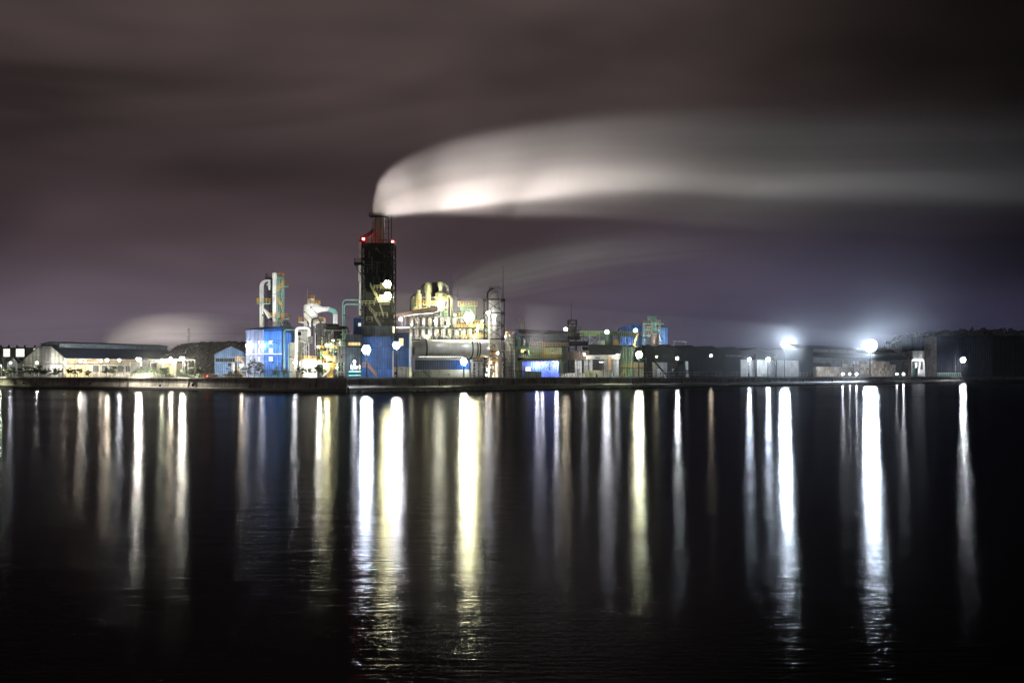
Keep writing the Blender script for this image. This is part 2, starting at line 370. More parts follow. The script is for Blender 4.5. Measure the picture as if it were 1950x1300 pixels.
# ------------------------------------------------------------- setting: water, ground, quay
def sheet(name, pts, mat_, z, kind='structure', **k):
    o = MB().quad(*[(p[0], p[1], z) for p in pts]).build(name, mat_); setp(o, kind=kind, **k); return o
sheet('water', [(-4000, -60), (4000, -60), (4000, 9000), (-4000, 9000)], water_mat(), 0, label='dark harbour water with long lamp reflections', cat='water')
QL = [(-420, 622), (-248, 483), (-54, 326)]
QR = [(-54, 326), (117, 521), (334, 768), (700, 1185)]
o = MB()
land = QL + QR[1:] + [(3500, 4000), (3500, 8500), (-3500, 8500), (-3500, 3100)]
o.v = [Vector((x, y, GZ)) for x, y in land]; o.f = [list(range(len(land)))]; o.mi = [0]
setp(o.build('ground', M['asphalt']), 'flat works yard behind the quay wall', 'ground', kind='structure')
def quay(name, line, label, weed_h):
    a = Vector((*line[0], 0)); t = T(name, label, 'quay wall', (line[0][0], line[0][1], 0))
    face, cop, wd = MB(), MB(), MB()
    for (ax, ay), (bx, by) in zip(line, line[1:]):
        n = Vector((by - ay, -(bx - ax), 0)).normalized()   # towards the water
        if n.y > 0: n = -n
        A, B = Vector((ax, ay, 0)), Vector((bx, by, 0))
        def slab(mb, off0, off1, z0, z1): mb.prism([A + n * off0 + Vector((0, 0, z0)), A + n * off1 + Vector((0, 0, z0)), A + n * off1 + Vector((0, 0, z1)), A + n * off0 + Vector((0, 0, z1))], B - A)
        slab(face, -.9, .02, -1.5, GZ - .25); slab(cop, -1.2, .16, GZ - .25, GZ + .28)
        face.prism([A + n * .02 + Vector((0, 0, -1.5)), A + n * .9 + Vector((0, 0, -1.5)), A + n * .02 + Vector((0, 0, 2.6))], B - A)
        wd.prism([A + n * .03 + Vector((0, 0, -1.5)), A + n * 1.35 + Vector((0, 0, -1.5)), A + n * 1.05 + Vector((0, 0, weed_h * .7)), A + n * .35 + Vector((0, 0, weed_h))], B - A)
        k = int((B - A).length / 13)                        # vertical joints
        for i in range(1, k):
            p = A.lerp(B, (i + random.uniform(-.2, .2)) / k)
            if i % 3 == 0: face.cur = 1; face.prism([p + n * .05 + Vector((0, 0, 0)), p + n * 1.0 + Vector((0, 0, 0)), p + n * .10 + Vector((0, 0, GZ - .25)), p + n * .05 + Vector((0, 0, GZ - .25))], (B - A).normalized() * .22); face.cur = 0
    face.build('wall_face', [M['quay'], M['weed']], t); cop.build('coping', M['coping'], t); wd.build('weed_band', M['weed'], t)
    return t
ql = quay('quay_wall', QL, 'stained concrete quay wall running left from the corner', 1.1)
qr = quay('quay_wall', QR, 'weedy concrete quay wall running right from the corner', 2.0)
def on_line(line, px):
    a = (px - CX) / F
    for (ax, ay), (bx, by) in zip(line, line[1:]):
        # x = a*y
        den = (bx - ax) - a * (by - ay)
        s = (a * ay - ax) / den
        if -.001 <= s <= 1.001: return Vector((ax + (bx - ax) * s, ay + (by - ay) * s, 0))
for px, q, py, r in ((787, qr, 733, .55), (868, qr, 737, .4), (306, ql, 734, .5), (368, ql, 733, .55), (172, ql, 730, .45), (46, ql, 729, .4)):
    p = on_line(QR if q is qr else QL, px); z = Z(py, p.y)
    MB().tube([(p.x, p.y - .2, z), (p.x, p.y - .55, z)], [r, r], 12).build('drain_outlet', M['black'], q)  # solid black stubs: the dark of open holes is put into the colour
# tumbled stone along the foot of the right-hand wall
mb = MB()
for (ax, ay), (bx, by) in zip(QR, QR[1:]):
    A, B = Vector((ax, ay, 0)), Vector((bx, by, 0)); L = (B - A).length; n = Vector((by - ay, -(bx - ax), 0)).normalized()
    for i in range(int(L * 1.6)):
        s = random.random()
        if (A.lerp(B, s)).x < -25 and random.random() < .8: continue
        p = A.lerp(B, s) + n * random.uniform(.8, 3.2); r = random.uniform(.3, .85)
        vs = [p + Vector((random.uniform(.7, 1.2) * r * c[0], random.uniform(.7, 1.2) * r * c[1], random.uniform(.5, .9) * r * c[2])) for c in ((-1, -1, -1), (1, -1, -1), (1, 1, -1), (-1, 1, -1), (-1, -1, 1), (1, -1, 1), (1, 1, 1), (-1, 1, 1))]
        mb.add(vs, [(0, 3, 2, 1), (4, 5, 6, 7), (0, 1, 5, 4), (1, 2, 6, 5), (2, 3, 7, 6), (3, 0, 4, 7)])
setp(mb.build('riprap', M['rock']), 'dark wet stones tumbled along the foot of the quay', 'stones', kind='stuff')
# iron railing on the right-hand quay, lit pickets on the left
def fence(name, line, px0, px1, n, h, label, mt, back=1.0, rails=(1.0, .5), r=.06, pick=0, infill=None):
    a, b = on_line(line, px0), on_line(line, px1); d = (b - a).normalized(); nn = Vector((-d.y, d.x, 0)); nn = nn if nn.y > 0 else -nn
    a = a + nn * back + Vector((0, 0, GZ)); b = b + nn * back + Vector((0, 0, GZ)); U = Vector((0, 0, h))
    t = T(name, label, 'fence', a)
    mb = MB()
    for f in rails: mb.bar(a + U * f, b + U * f, r * .8)
    mb.build('rail', mt, t)
    if infill:
        m2 = MB(); k = int((b - a).length / infill)
        for i in range(k): p = a.lerp(b, i / k); m2.bar(p + U * .04, p + U * .97, .035)
        m2.build('mesh_panel', mt, t)
    pm = MB(); pm.bar(a, a + U, r); p0 = pm.build('post', mt, t)
    for i in range(1, n + 1):
        c = p0.copy(); COL.objects.link(c); c.parent = t; c.location = (b - a) * i / n
    return t
fence('quay_railing', QR, 1226, 1548, 38, 2.6, 'thin pale railing along the quay below the black warehouses', M['steel'], 1.4, r=.11)
fence('quay_railing', QR, 782, 990, 30, 1.7, 'thin railing on the quay in front of the rotary drum', M['steel'], 1.6)
fence('quay_railing', QR, 992, 1222, 24, 1.9, 'green grey railing on the quay below the open sheds', M['green_p'], 1.6)
fence('picket_fence', QL, 372, 452, 14, 1.7, 'pinkish lit picket fence beside the light blue shed', M['cream'], 2.2, infill=.42)
fence('picket_fence', QL, 122, 300, 26, 1.8, 'low pale fence behind the young trees below the long hall', M['cream'], 3.0, infill=.6)
fence('picket_fence', QL, 2, 120, 18, 1.8, 'low dark fence along the quay below the gabled end', M['dark'], 3.0, infill=.6)
fence('mesh_fence', QL, 468, 552, 14, 2.0, 'pale green mesh fence in front of the tall blue building', M['teal'], 2.4, infill=.4)
# ------------------------------------------------------------- left: halls, heap, trees
def window(parent, px0, px1, py0, py1, D, glass, frame, cols=2, rows=2, prd=.06):
    w = MB(); fr = .12; x0, x1, z0, z1 = X(px0, D), X(px1, D), Z(py1, D), Z(py0, D)
    w.box(x0 - fr, x1 + fr, D - prd - .05, D - prd + .05, z0 - fr, z0); w.box(x0 - fr, x1 + fr, D - prd - .05, D - prd + .05, z1, z1 + fr)
    w.box(x0 - fr, x0, D - prd - .05, D - prd + .05, z0, z1); w.box(x1, x1 + fr, D - prd - .05, D - prd + .05, z0, z1)
    for i in range(1, cols): xx = x0 + (x1 - x0) * i / cols; w.box(xx - .05, xx + .05, D - prd - .04, D - prd + .04, z0, z1)
    for i in range(1, rows): zz = z0 + (z1 - z0) * i / rows; w.box(x0, x1, D - prd - .035, D - prd + .035, zz - .05, zz + .05)
    f = w.build('window', frame, parent); MB().quad((x0, D - prd, z0), (x1, D - prd, z0), (x1, D - prd, z1), (x0, D - prd, z1)).build('pane', glass, f); return f
# office block with lit upper windows
D = 600; t = T('office_building', 'grey office block with bright lit upper windows behind the gabled hall', 'building', PG(35, D))
MB().bg(-40, 88, 661.5, D, 16).build('wall', M['grey'], t)
b = MB()
for px in (-32, -17, 1, 16, 32, 47, 66): b.bx(px - 1.3, px + 1.3, 657, 661.5, D - .3, .9)
each(b, 'parapet_pier', M['roof'], t)
b = MB()
for a0, a1 in ((2, 16), (33, 47)): b.bx(a0 + 1, a1 + 1 if a1 < 40 else a1, 660.6, 662.6, D - .4, .4)
each(b, 'parapet', M['roof'], t)
window(t, 6.5, 19, 664, 679, D, M['winw'], M['grey'], 2, 2); window(t, 30.5, 46.5, 664, 679, D, M['winw'], M['grey'], 1, 2); window(t, 64, 70, 663.5, 671, D, M['winw'], M['grey'], 2, 1)
window(t, -20, -8, 664, 679, D, M['winw'], M['grey'], 2, 2)
# small white gabled store
D = 555; t = T('store_shed', 'small white store with dark roof in front of the lit windows', 'building', PG(25, D))
MB().prism([PG(9, D), PG(33, D), P(33, 690, D), P(26, 681, D), P(14, 690, D)], (6, 30, 0)).build('wall', M['white'], t)
MB().prism([P(26, 680.4, D - .3), P(33.5, 690.4, D - .3), P(33.5, 691.2, D - .3), P(26, 681.2, D - .3)], (24, 10, 0)).build('roof', M['roof'], t)
# long hall with gambrel end and ridge monitor
c = PG(121, 500); g = Vector((X(45, 522) - c.x, 22, 0)); e = Vector((X(338, 556) - c.x, 56, 0)); gl = g.length
t = T('long_hall', 'long hall with white gabled end and dark blue roof lit along its side', 'hall', c)
zE, zR = Z(681, 500), Z(659.5, 506); U = Vector((0, 0, 1))
def gp(u, z): return c + g * u + U * (z - GZ)
pf = [gp(0, GZ), gp(0, zE), gp(.30, zR), gp(.60, zR), gp(1, zE - .6), gp(1, GZ)]
MB().prism(pf, e.normalized() * .4).build('end_wall', M['white'], t)
nrm = Vector((e.y, -e.x, 0)).normalized()
MB().prism([gp(.31, GZ), gp(.31, zR - .2), gp(.59, zR - .2), gp(.59, GZ)], -e.normalized() * .12).build('end_panel', M['grey'], t)
MB().prism([gp(.01, GZ), gp(.01, zE - .1), gp(.04, zE - .1), gp(.04, GZ)], e).build('side_wall', M['cream'], t)
MB().prism([gp(-.06, zE - .4), gp(-.06, zE), gp(.30, zR + .45), gp(.60, zR + .45), gp(1.03, zE), gp(1.03, zE - .4), gp(.60, zR), gp(.30, zR)], e).build('roof', M['roof_blue'], t)
s = e * .04
MB().prism([p + s for p in (gp(.22, zR - .5), gp(.22, zR + 1.6), gp(.45, zR + 2.5), gp(.68, zR + 1.6), gp(.68, zR - .5))], e * .95).build('ridge_monitor', M['slate'], t)
MB().prism([p + s for p in (gp(.19, zR + 1.5), gp(.19, zR + 1.8), gp(.45, zR + 2.8), gp(.71, zR + 1.8), gp(.71, zR + 1.5), gp(.45, zR + 2.5))], e * .95).build('monitor_roof', M['roof_blue'], t)
def sp_(a, b, z0, z1, off): return [c + e * a + U * (z0 - GZ) - g.normalized() * off, c + e * b + U * (z0 - GZ) - g.normalized() * off, c + e * b + U * (z1 - GZ) - g.normalized() * off, c + e * a + U * (z1 - GZ) - g.normalized() * off]
MB().prism(sp_(.02, .20, GZ, Z(694, 505), .0), -g.normalized() * .1).build('lit_doorway', M['winy'], t)
for i, a in enumerate((.24, .31, .38, .45, .52)): MB().prism(sp_(a, a + .045, Z(708, 515), Z(696, 515), .0), -g.normalized() * .08).build('shutter', M['grey'], t)
MB().prism(sp_(0, .62, zE - 1.6, zE - .9, .0), -g.normalized() * .5).build('eaves_gutter', M['orange_c'], t)
for i, a in enumerate((.08, .16, .30, .42, .56)): MB().prism(sp_(a, a + .008, GZ, zE - 1.7, .0), -g.normalized() * .35).build('wall_pier', M['cream'], t)
# pipe bridge along the yard in front of the hall
D = 474; t = T('pipe_bridge', 'long low pipe bridge on thin posts in front of the hall', 'pipe bridge', PG(140, D))
b = MB(); x0, x1 = X(38, D), X(246, D); z0, z1 = Z(693.5, D), Z(688, D)
for y in (D, D + 1.6):
    for z in (z0, z1): b.bar((x0, y, z), (x1, y, z), .10)
    n = 34
    for i in range(n): xa, xb = x0 + (x1 - x0) * i / n, x0 + (x1 - x0) * (i + 1) / n; b.bar((xa, y, z0 if i % 2 else z1), (xb, y, z1 if i % 2 else z0), .06)
b.build('truss', M['steel'], t)
b = MB()
for k in range(3): b.tube([(x0, D + .4 + k * .4, z0 + .3), (x1, D + .4 + k * .4, z0 + .3)], .16, 6)
b.build('pipe_run', M['steel'], t)
pm = MB().bar((x0 + 1, D + .8, GZ), (x0 + 1, D + .8, z0), .16).build('post', M['steel'], t)
for i in range(1, 11): q = pm.copy(); COL.objects.link(q); q.parent = t; q.location = ((x1 - x0 - 2) * i / 10, 0, 0)
# yellow lit kiosk building and its lit gantry
D = 462; t = T('pump_house', 'pale yellow lit pump house below the dark scrap heap', 'building', PG(316, D))
MB().bg(298, 336, 692, D, 8).build('wall', M['cream'], t); MB().bx(296.5, 337.5, 690.6, 692, D - .6, 9.2).build('roof', M['conc'], t)
window(t, 324, 330, 696, 711, D, M['winy'], M['cream'], 1, 2)
D = 452; t = T('lit_gantry', 'white lit pipe gantry between the two bright lamps', 'gantry', PG(305, D))
b = MB(); b.bx(282, 372, 684.2, 685.6, D, 1.0); b.bx(286, 336, 688.6, 690.2, D, 1.0)
for i in range(24): b.bar(P(283 + i * 3.7, 685.6, D + .3), P(286.7 + i * 3.7 if i % 2 else 283 + i * 3.7, 688.6, D + .3), .08)
b.build('beam', M['whitep'], t)
b = MB()
for px in (287, 311, 333, 348, 358, 371): b.bar(PG(px, D + .5), P(px, 685, D + .5), .14)
each(b, 'stanchion', M['whitep'], t)
# faint far chimney
D = 900; t = T('far_chimney', 'slim pale chimney far behind the scrap heap', 'chimney', PG(359, D))
MB().lathe(X(359, D), D, [(1.7, GZ), (1.45, Z(634, D)), (1.2, Z(633.5, D)), (1.2, Z(626, D)), (.9, Z(624.5, D))], 14).build('shaft', M['white'], t, 40)
b = MB(); b.bar((X(362, D) + .6, D, GZ), (X(362, D) + .6, D, Z(633, D)), .18); b.build('ladder', M['grey'], t)
# heaps
def heap(name, prof, D, dep, label, step=2.2, amp=.8, z0=None, pale=.26):
    """prof: (px, py) skyline at distance D; the heap falls away to the front and the back"""
    z0 = GZ if z0 is None else z0; mb = MB(); nx = int((X(prof[-1][0], D) - X(prof[0][0], D)) / step); ny = 44
    pr = [(X(a, D), Z(b, D)) for a, b in prof]; vs = []; rnd = random.Random(len(prof) * 7 + nx)
    for i in range(nx + 1):
        x = pr[0][0] + (pr[-1][0] - pr[0][0]) * i / nx
        for (xa, za), (xb, zb) in zip(pr, pr[1:]):
            if xa <= x <= xb + 1e-6: zt = za + (zb - za) * (x - xa) / (xb - xa); break
        for j in range(ny + 1):
            f = j / ny; k = min(1, f / .55) if f <= .55 else max(0, (1 - f) / .45)
            z = z0 + (zt - z0) * (k ** .8); w = amp * (1 if 0 < k else 0)
            vs.append((x + rnd.uniform(-.5, .5) * step, D + (f - .55) * dep + rnd.uniform(-.5, .5), max(z0 - .3, z + rnd.uniform(-w, w * .6))))
    fs = [(i * (ny + 1) + j, (i + 1) * (ny + 1) + j, (i + 1) * (ny + 1) + j + 1, i * (ny + 1) + j + 1) for i in range(nx) for j in range(ny)]
    mb.add(vs, fs)
    for k in range(nx * 46):                                  # loose lumps
        v = Vector(vs[rnd.randrange(len(vs))]); r = rnd.uniform(.25, .9) * amp
        if v.z < z0 + .5: continue
        a = [v + Vector((rnd.uniform(-1, 1), rnd.uniform(-1, 1), rnd.uniform(-.6, 1))) * r * 1.3 for _ in range(4)]
        mb.cur = 1 if rnd.random() < pale else 0; mb.add(a, [(0, 1, 2), (0, 2, 3), (0, 3, 1), (1, 3, 2)])
    return setp(mb.build(name, [M['heap'], M['conc']]), label, 'heap', kind='stuff')
heap('scrap_heap', [(255, 719), (290, 694), (305, 684), (314, 675), (330, 664), (340, 657), (352, 652.5), (375, 650.5), (420, 650), (450, 649), (476, 650), (500, 668)], 545, 90, 'dark rubble heap behind the light blue shed', 1.1, .6)
# light blue gabled shed
D = 412; t = T('gabled_shed', 'light blue gabled shed with a dark window band beside the heap', 'shed', PG(436, D))
MB().prism([PG(408.5, D), PG(464, D), P(464, 671, D), P(440, 659.5, D), P(408.5, 674.5, D)], (0, .3, 0)).build('wall', M['sky_blue'], t)
MB().prism([PG(408.9, D + .3), PG(463.6, D + .3), P(463.6, 671.4, D + .3), P(440, 660.2, D + .3), P(408.9, 675, D + .3)], (4, 16, 0)).build('body', M['sky_blue'], t)
b = MB(); b.prism([P(407, 675.6, D - .4), P(440, 659.3, D - .4), P(440, 658.5, D - .4), P(407, 674.6, D - .4)], (4, 17, 0)); b.prism([P(440, 659.3, D - .4), P(465.5, 671.6, D - .4), P(465.5, 670.6, D - .4), P(440, 658.5, D - .4)], (4, 17, 0)); b.build('roof', M['roof_blue'], t)
for i in range(5): window(t, 411 + i * 8, 418 + i * 8, 682.3, 688.6, D, M['glassd'] if i not in (2, 3) else M['glassd'], M['slate'], 2, 1)
MB().bx(434, 440, 691, 697, D - .5, .4).build('vent_box', M['dark'], t); MB().bx(441, 447, 690, 718, D - 1.4, 1.2).build('porch', M['white'], t)
# yellow stair tower between shed and blue building
D = 398; t = T('stair_tower', 'yellow railed stair tower lit beside the tall blue building', 'stairs', PG(458, D))
b = MB(); b.lattice(X(452, D), X(465, D), D, D + 2.6, GZ, Z(679, D), 3, .1, x=False); b.build('frame', M['cream'], t)
for i in range(3):
    za, zb = GZ + (Z(681, D) - GZ) * i / 3, GZ + (Z(681, D) - GZ) * (i + 1) / 3; xa, xb = (X(453, D), X(464, D)) if i % 2 else (X(464, D), X(453, D))
    b = MB(); b.prism([(xa, D + .3, za), (xa, D + .3, za + .3), (xb, D + .3, zb + .3), (xb, D + .3, zb)], (0, 1, 0)); b.build('stair_flight', M['cream'], t)
    MB().rail([(xa, D + .2, za), (xb, D + .2, zb)], 1.0, .06, 1.0).build('railing', M['yellow'], t)
MB().rail([(X(448, D), D, Z(686, D)), (X(458, D), D, Z(686, D)), (X(458, D), D + 2, Z(686, D))], 1.4, .08, .9).build('railing', M['orange'], t)
MB().bx(447.5, 459, 685.6, 686.6, D - .1, 2.4).build('landing', M['cream'], t)
# young trees
def make_tree(h, seed, label, loc, spread=.42, leaves=420, dense=1.0):
    rnd = random.Random(seed); t = T('young_tree', label, 'tree', loc, 'young trees planted along the quay')
    L = Vector(loc); b = MB(); tips = []
    lean = Vector((rnd.uniform(-.3, .3), rnd.uniform(-.2, .2), 0)); top = L + Vector((0, 0, h * .82)) + lean
    b.tube([L + Vector((0, 0, -.1)), L + lean * .3 + Vector((0, 0, h * .4)), top], [.09 * h / 4, .06 * h / 4, .02], 6)
    for k in range(9):
        f = rnd.uniform(.35, .8); p = L.lerp(top, f); a = rnd.uniform(0, 6.28); r = h * spread * rnd.uniform(.5, 1.05)
        q = p + Vector((math.cos(a) * r, math.sin(a) * r, h * rnd.uniform(.02, .22))); b.tube([p, p.lerp(q, .5) + Vector((0, 0, .12)), q], [.035, .025, .012], 5); tips += [q, p.lerp(q, .62)]
    tips.append(top); b.build('trunk', M['bark'], t)
    b = MB(); cl = [(q, rnd.uniform(.35, .75) * h / 4.5) for q in tips]
    for k in range(leaves):
        q, r = cl[rnd.randrange(len(cl))]; u = Vector((rnd.gauss(0, 1), rnd.gauss(0, 1), rnd.gauss(0, .55))); p = q + u.normalized() * r * rnd.random() ** .6
        s = rnd.uniform(.16, .34) * h / 4.5; n1 = Vector((rnd.uniform(-1, 1), rnd.uniform(-1, 1), rnd.uniform(-.4, .4))).normalized(); n2 = n1.orthogonal().normalized(); n2.rotate(Matrix.Rotation(rnd.uniform(0, 6.28), 3, n1))
        b.quad(p - n1 * s, p + n2 * s * .6, p + n1 * s, p - n2 * s * .6)
    b.build('crown', M['leaf'], t); return t
def tree_at(px, h, seed, label, back=3.5, **k):
    a = on_line(QL, px); n = Vector((.629, .777, 0)); p = a + n * back; D = p.y
    return make_tree(h, seed, label, (X(px, D), D, GZ), **k)
TR = [(14, 5.2, 'young tree nearest the left edge of the quay'), (27, 5.6, 'bushy young tree in front of the small dark roof'), (45, 6.2, 'taller young tree under the left slope of the gabled end'), (63, 5.4, 'young tree under the pale lamp on the gabled end'), (75, 6.0, 'spreading young tree below the grey end panel'), (87, 4.4, 'short young tree at the right of the grey end panel'),
      (100, 4.6, 'low dark young tree at the corner of the long hall'), (113, 4.8, 'young tree just left of the bright doorway'), (134, 5.0, 'round young tree against the bright yellow doorway'), (148, 4.6, 'young tree at the right end of the bright yellow doorway'), (168, 3.8, 'small young tree below the grey shutters'), (203, 5.0, 'dark young tree below the warm star-like lamp'), (215, 5.4, 'broad young tree left of the long hedge'),
      (312, 4.6, 'round lit young tree in front of the pump house'), (348, 4.0, 'thin young tree under the bright lamp on the right of the pump house'), (369, 5.4, 'spreading young tree between the pump house and the light blue shed'), (384, 4.8, 'young tree close to the red tail lights'),
      (473, 4.6, 'thin young tree at the left corner of the tall blue building'), (485, 7.6, 'tall sparse young tree in front of the pale blue wall'), (495, 5.4, 'sparse young tree at the edge of the pale and bright blue walls'), (524, 4.6, 'lit spiky young tree in front of the bright blue wall'), (545, 4.4, 'faint young tree right of the bright blue wall'),
      (572, 4.6, 'leafy young tree on the left of the blown-out white tank'), (587, 4.8, 'young tree against the middle of the blown-out white tank'), (604, 4.8, 'young tree right of the blown-out white tank'), (615, 5.0, 'dark wind-bent young tree by the yellow machinery')]
for i, (px, h, lab) in enumerate(TR):
    tree_at(px, h, 50 + i, lab, 3.4 if px < 460 else 4.0, leaves=560 if px < 460 else (170 if px in (485, 495, 473) else 260))
def bush(px0, px1, h, label, back, seed, n=900):
    rnd = random.Random(seed); a = on_line(QL, px0); b_ = on_line(QL, px1); nn = Vector((.629, .777, 0)); mb = MB()
    for k in range(n):
        f = rnd.random(); hh = h * (.6 + .4 * math.sin(f * 9 + seed) ** 2) * math.sin(math.pi * min(1, max(0, f * .96 + .02))) ** .35
        p = a.lerp(b_, f) + nn * (back + rnd.uniform(-.9, .9)) + Vector((0, 0, GZ + hh * rnd.random() ** .6)); s = rnd.uniform(.12, .3)
        n1 = Vector((rnd.uniform(-1, 1), rnd.uniform(-1, 1), rnd.uniform(-.6, .6))).normalized(); n2 = n1.orthogonal().normalized()
        mb.quad(p - n1 * s, p + n2 * s * .7, p + n1 * s, p - n2 * s * .7)
    return setp(mb.build('hedge', M['leaf']), label, 'hedge')
bush(222, 292, 4.4, 'long dark hedge on the quay under the brightest lamp on the left', 6.0, 3, 2600)
bush(284, 312, 1.8, 'low dark bush in front of the pump house', 4.2, 5, 700)
bush(396, 428, 3.0, 'dark rounded bushes in front of the light blue shed', 7.5, 8, 1100)
bush(318, 372, 1.6, 'low scrub below the second bright lamp on the left', 4.6, 11, 900)
# parked car with glowing tail lamps
a = on_line(QL, 385) + Vector((.629, .777, 0)) * 5; D = a.y; t = T('parked_car', 'dark red car with glowing tail lamps parked by the fence', 'car', (a.x, D, GZ))
def carp(dx, z): return Vector((a.x + dx, D - .85, GZ + z))
MB().prism([carp(-2.1, .35), carp(2.1, .35), carp(2.15, .8), carp(1.4, .95), carp(.8, 1.45), carp(-1.2, 1.48), carp(-1.9, 1.0), carp(-2.15, .9)], (0, 1.7, 0)).build('body', M['red'], t)
MB().prism([carp(1.25, .98), carp(.75, 1.38), carp(-1.1, 1.4), carp(-1.65, 1.0)], (0, -.02, 0)).build('window', M['glassd'], t)
for dx in (-1.35, 1.35):
    w = MB().tube([carp(dx, .34) + Vector((0, -.03, 0)), carp(dx, .34) + Vector((0, .22, 0))], .34, 14).build('wheel', M['tyre'], t)
    MB().tube([carp(dx, .34) + Vector((0, -.05, 0)), carp(dx, .34) + Vector((0, -.03, 0))], .2, 10).build('rim', M['steel'], w)
for y in (.02, 1.35): MB().box(a.x - 2.25, a.x - 2.1, D - .9 + y, D - .55 + y, GZ + .62, GZ + .95).build('tail_lamp', emis('tail_lamp_red', (1, .07, .03), 60), t)
# ------------------------------------------------------------- tall blue building with the cyclone tower on its roof
def deck(parent, px0, px1, py, D, dep, rail=M['yellow'], sup=M['teal'], h=None, sides='flr', r=.11):
    x0, x1, z = X(px0, D), X(px1, D), Z(py, D)
    d = MB().box(x0, x1, D, D + dep, z - .25, z).build('platform', sup, parent)
    pts = [(x0, D + dep, z), (x0, D, z), (x1, D, z), (x1, D + dep, z)]
    MB().rail(pts, h or 1.5, r, 1.1).build('railing', rail, d); return d
D = 385
t = T('blue_building', 'tall blue clad building with small lit windows and a pale left wall', 'building', PG(503, D))
zt = Z(623, D)
MB().prism([PG(468, D + 5), PG(502, D), P(502, 626.2, D), P(468, 628, D + 5)], (0, 14, 0)).build('wall', M['lav'], t)
MB().prism([PG(502, D), PG(537, D), P(537, 623.5, D), P(502, 626.2, D)], (0, 19, 0)).build('wall', M['blue'], t).data.transform(Matrix.Translation((.02, -.03, 0)))
MB().prism([P(466.5, 628.4, D + 4.4), P(501.5, 626.6, D - .6), P(538.5, 623.9, D - .7), P(538.5, 619.5, D - .7), P(501.5, 622.8, D - .6), P(466.5, 626.4, D + 4.4)], (0, 20, 0)).build('roof', M['roof_blue'], t)
MB().prism([P(502.3, 627, D - .9), P(537.3, 624.3, D - .9), P(537.3, 630.2, D - .9), P(502.3, 631, D - .9)], (0, .85, 0)).build('roof_fascia', M['blue_deep'], t)
b = MB(); b.prism([P(467.8, 673.6, D + 4.9), P(502, 673, D - .1), P(502, 674.4, D - .1), P(467.8, 675, D + 4.9)], (0, -.15, 0)); b.bx(502, 537, 673, 674.4, D - .25, .2); b.build('band_course', M['whitep'], t)
for py0, py1 in ((648.5, 654.5), (663.5, 671), (679.5, 687)):
    window(t, 512.5, 518.8, py0, py1, D, M['winw'], M['whitep'], 2, 2, .1)
    for px in (476.6, 492.4): window(t, px, px + 3.6, py0 + .3, py1, D + 5 - (px - 468) * 5 / 34, M['winp'], M['whitep'], 1, 2, .35)
MB().bx(527, 533.5, 706, 718, D - .15, .2).build('door', M['dark'], t)
MB().prism([PG(537.5, D + 4), PG(556, D + 4), P(556, 634, D + 4), P(537.5, 629, D + 4)], (0, 12, 0)).build('annex', M['blue'], t)
# cyclone tower on its roof
D = 396; zb = Z(622, D)
t = T('duct_tower', 'twin white duct tower with yellow railed platforms on the blue building roof', 'tower', (X(515, D), D, zb))
b = MB()
r = X(497.6, D) - X(494.2, D)
for dx, rr in ((496.3, .52), (500.3, .48)):
    pts = [(X(dx, D), D, zb - .5), (X(dx, D), D, Z(545, D))] + [p for p in arc(X(dx, D) + 2.3, Z(545, D), 2.3, 180, 95, D, 7)] + [(X(dx, D) + 3.2 + .6 * (dx < 498), D, Z(545, D) + 2.3)]
    b.tube(pts, rr * .85, 12)
each(b, 'bent_duct', M['whitep'], t, 40)
b = MB(); b.lathe(X(523, D), D - .2, [(.82, zb - .5), (.82, Z(530, D)), (.95, Z(529, D)), (.98, Z(520.5, D)), (.7, Z(519.2, D))], 18); b.build('stack', M['whitep'], t, 40)
b = MB(); b.lathe(X(514.5, D), D + 1.6, [(.3, Z(610, D)), (1.0, Z(590, D)), (1.35, Z(560, D)), (1.35, Z(532, D)), (.9, Z(528, D))], 16); b.build('cyclone', M['dark'], t, 40)
b = MB(); b.lathe(X(513, D), D - .2, [(.3, Z(552, D)), (.6, Z(546, D)), (.6, Z(538, D)), (.2, Z(534, D))], 10); b.tube([P(508, 541, D), P(513, 545, D)], .3, 8); b.build('hopper', M['whitep'], t, 40)
b = MB(); b.tube([P(501, 587, D - .6), P(507, 594, D - .6), P(514, 604, D - .6)], [.4, .7, .9], 10); b.build('chute', M['whitep'], t, 40)
MB().lattice(X(528.5, D), X(537.4, D), D - .3, D + 3, zb - .4, Z(527, D), 5, .16, .09).build('frame', M['teal'], t)
MB().lattice(X(505, D), X(519, D), D + .4, D + 3.4, zb - .4, Z(529, D), 6, .13, .08).build('frame', M['dark'], t)
deck(t, 506, 518.5, 527.5, D - .6, 3, M['rust'], M['dark'], 1.4); deck(t, 527.5, 538, 528, D - .8, 3.4, M['orange'], M['teal'], 1.6)
deck(t, 536, 546.5, 544.5, D - .8, 2.6, M['orange'], M['teal'], 1.8); deck(t, 489, 513, 577, D - 1.5, 3.4, M['yellow'], M['teal'], 1.8); deck(t, 538.5, 549, 606, D - .8, 2.6, M['orange'], M['teal'], 1.8)
deck(t, 512, 536, 603.5, D - 1.2, 2, M['yellow'], M['teal'], 1.5)
for a, b_ in (((528, 553), (539, 540)), ((534, 613), (541, 603)), ((537, 585), (528.5, 571))):
    s = MB(); s.prism([P(*a, D - 1.2), P(*b_, D - 1.2), P(b_[0], b_[1] + 1.5, D - 1.2), P(a[0], a[1] + 1.5, D - 1.2)], (0, .9, 0)); o = s.build('stair_flight', M['yellow'], t)
    MB().rail([P(*a, D - 1.2), P(*b_, D - 1.2)], 1.3, .11, .8).build('handrail', M['yellow'], o)
MB().prism([P(534, 623, D + 1), P(539, 609, D + 1), P(546, 612, D + 1), P(551, 626, D + 1)], (0, 5, 0)).build('roof_house', M['slate'], t)
MB().bar((X(518, D), D, Z(520, D)), (X(518, D), D, Z(509, D)), .05).build('lightning_rod', M['dark'], t)
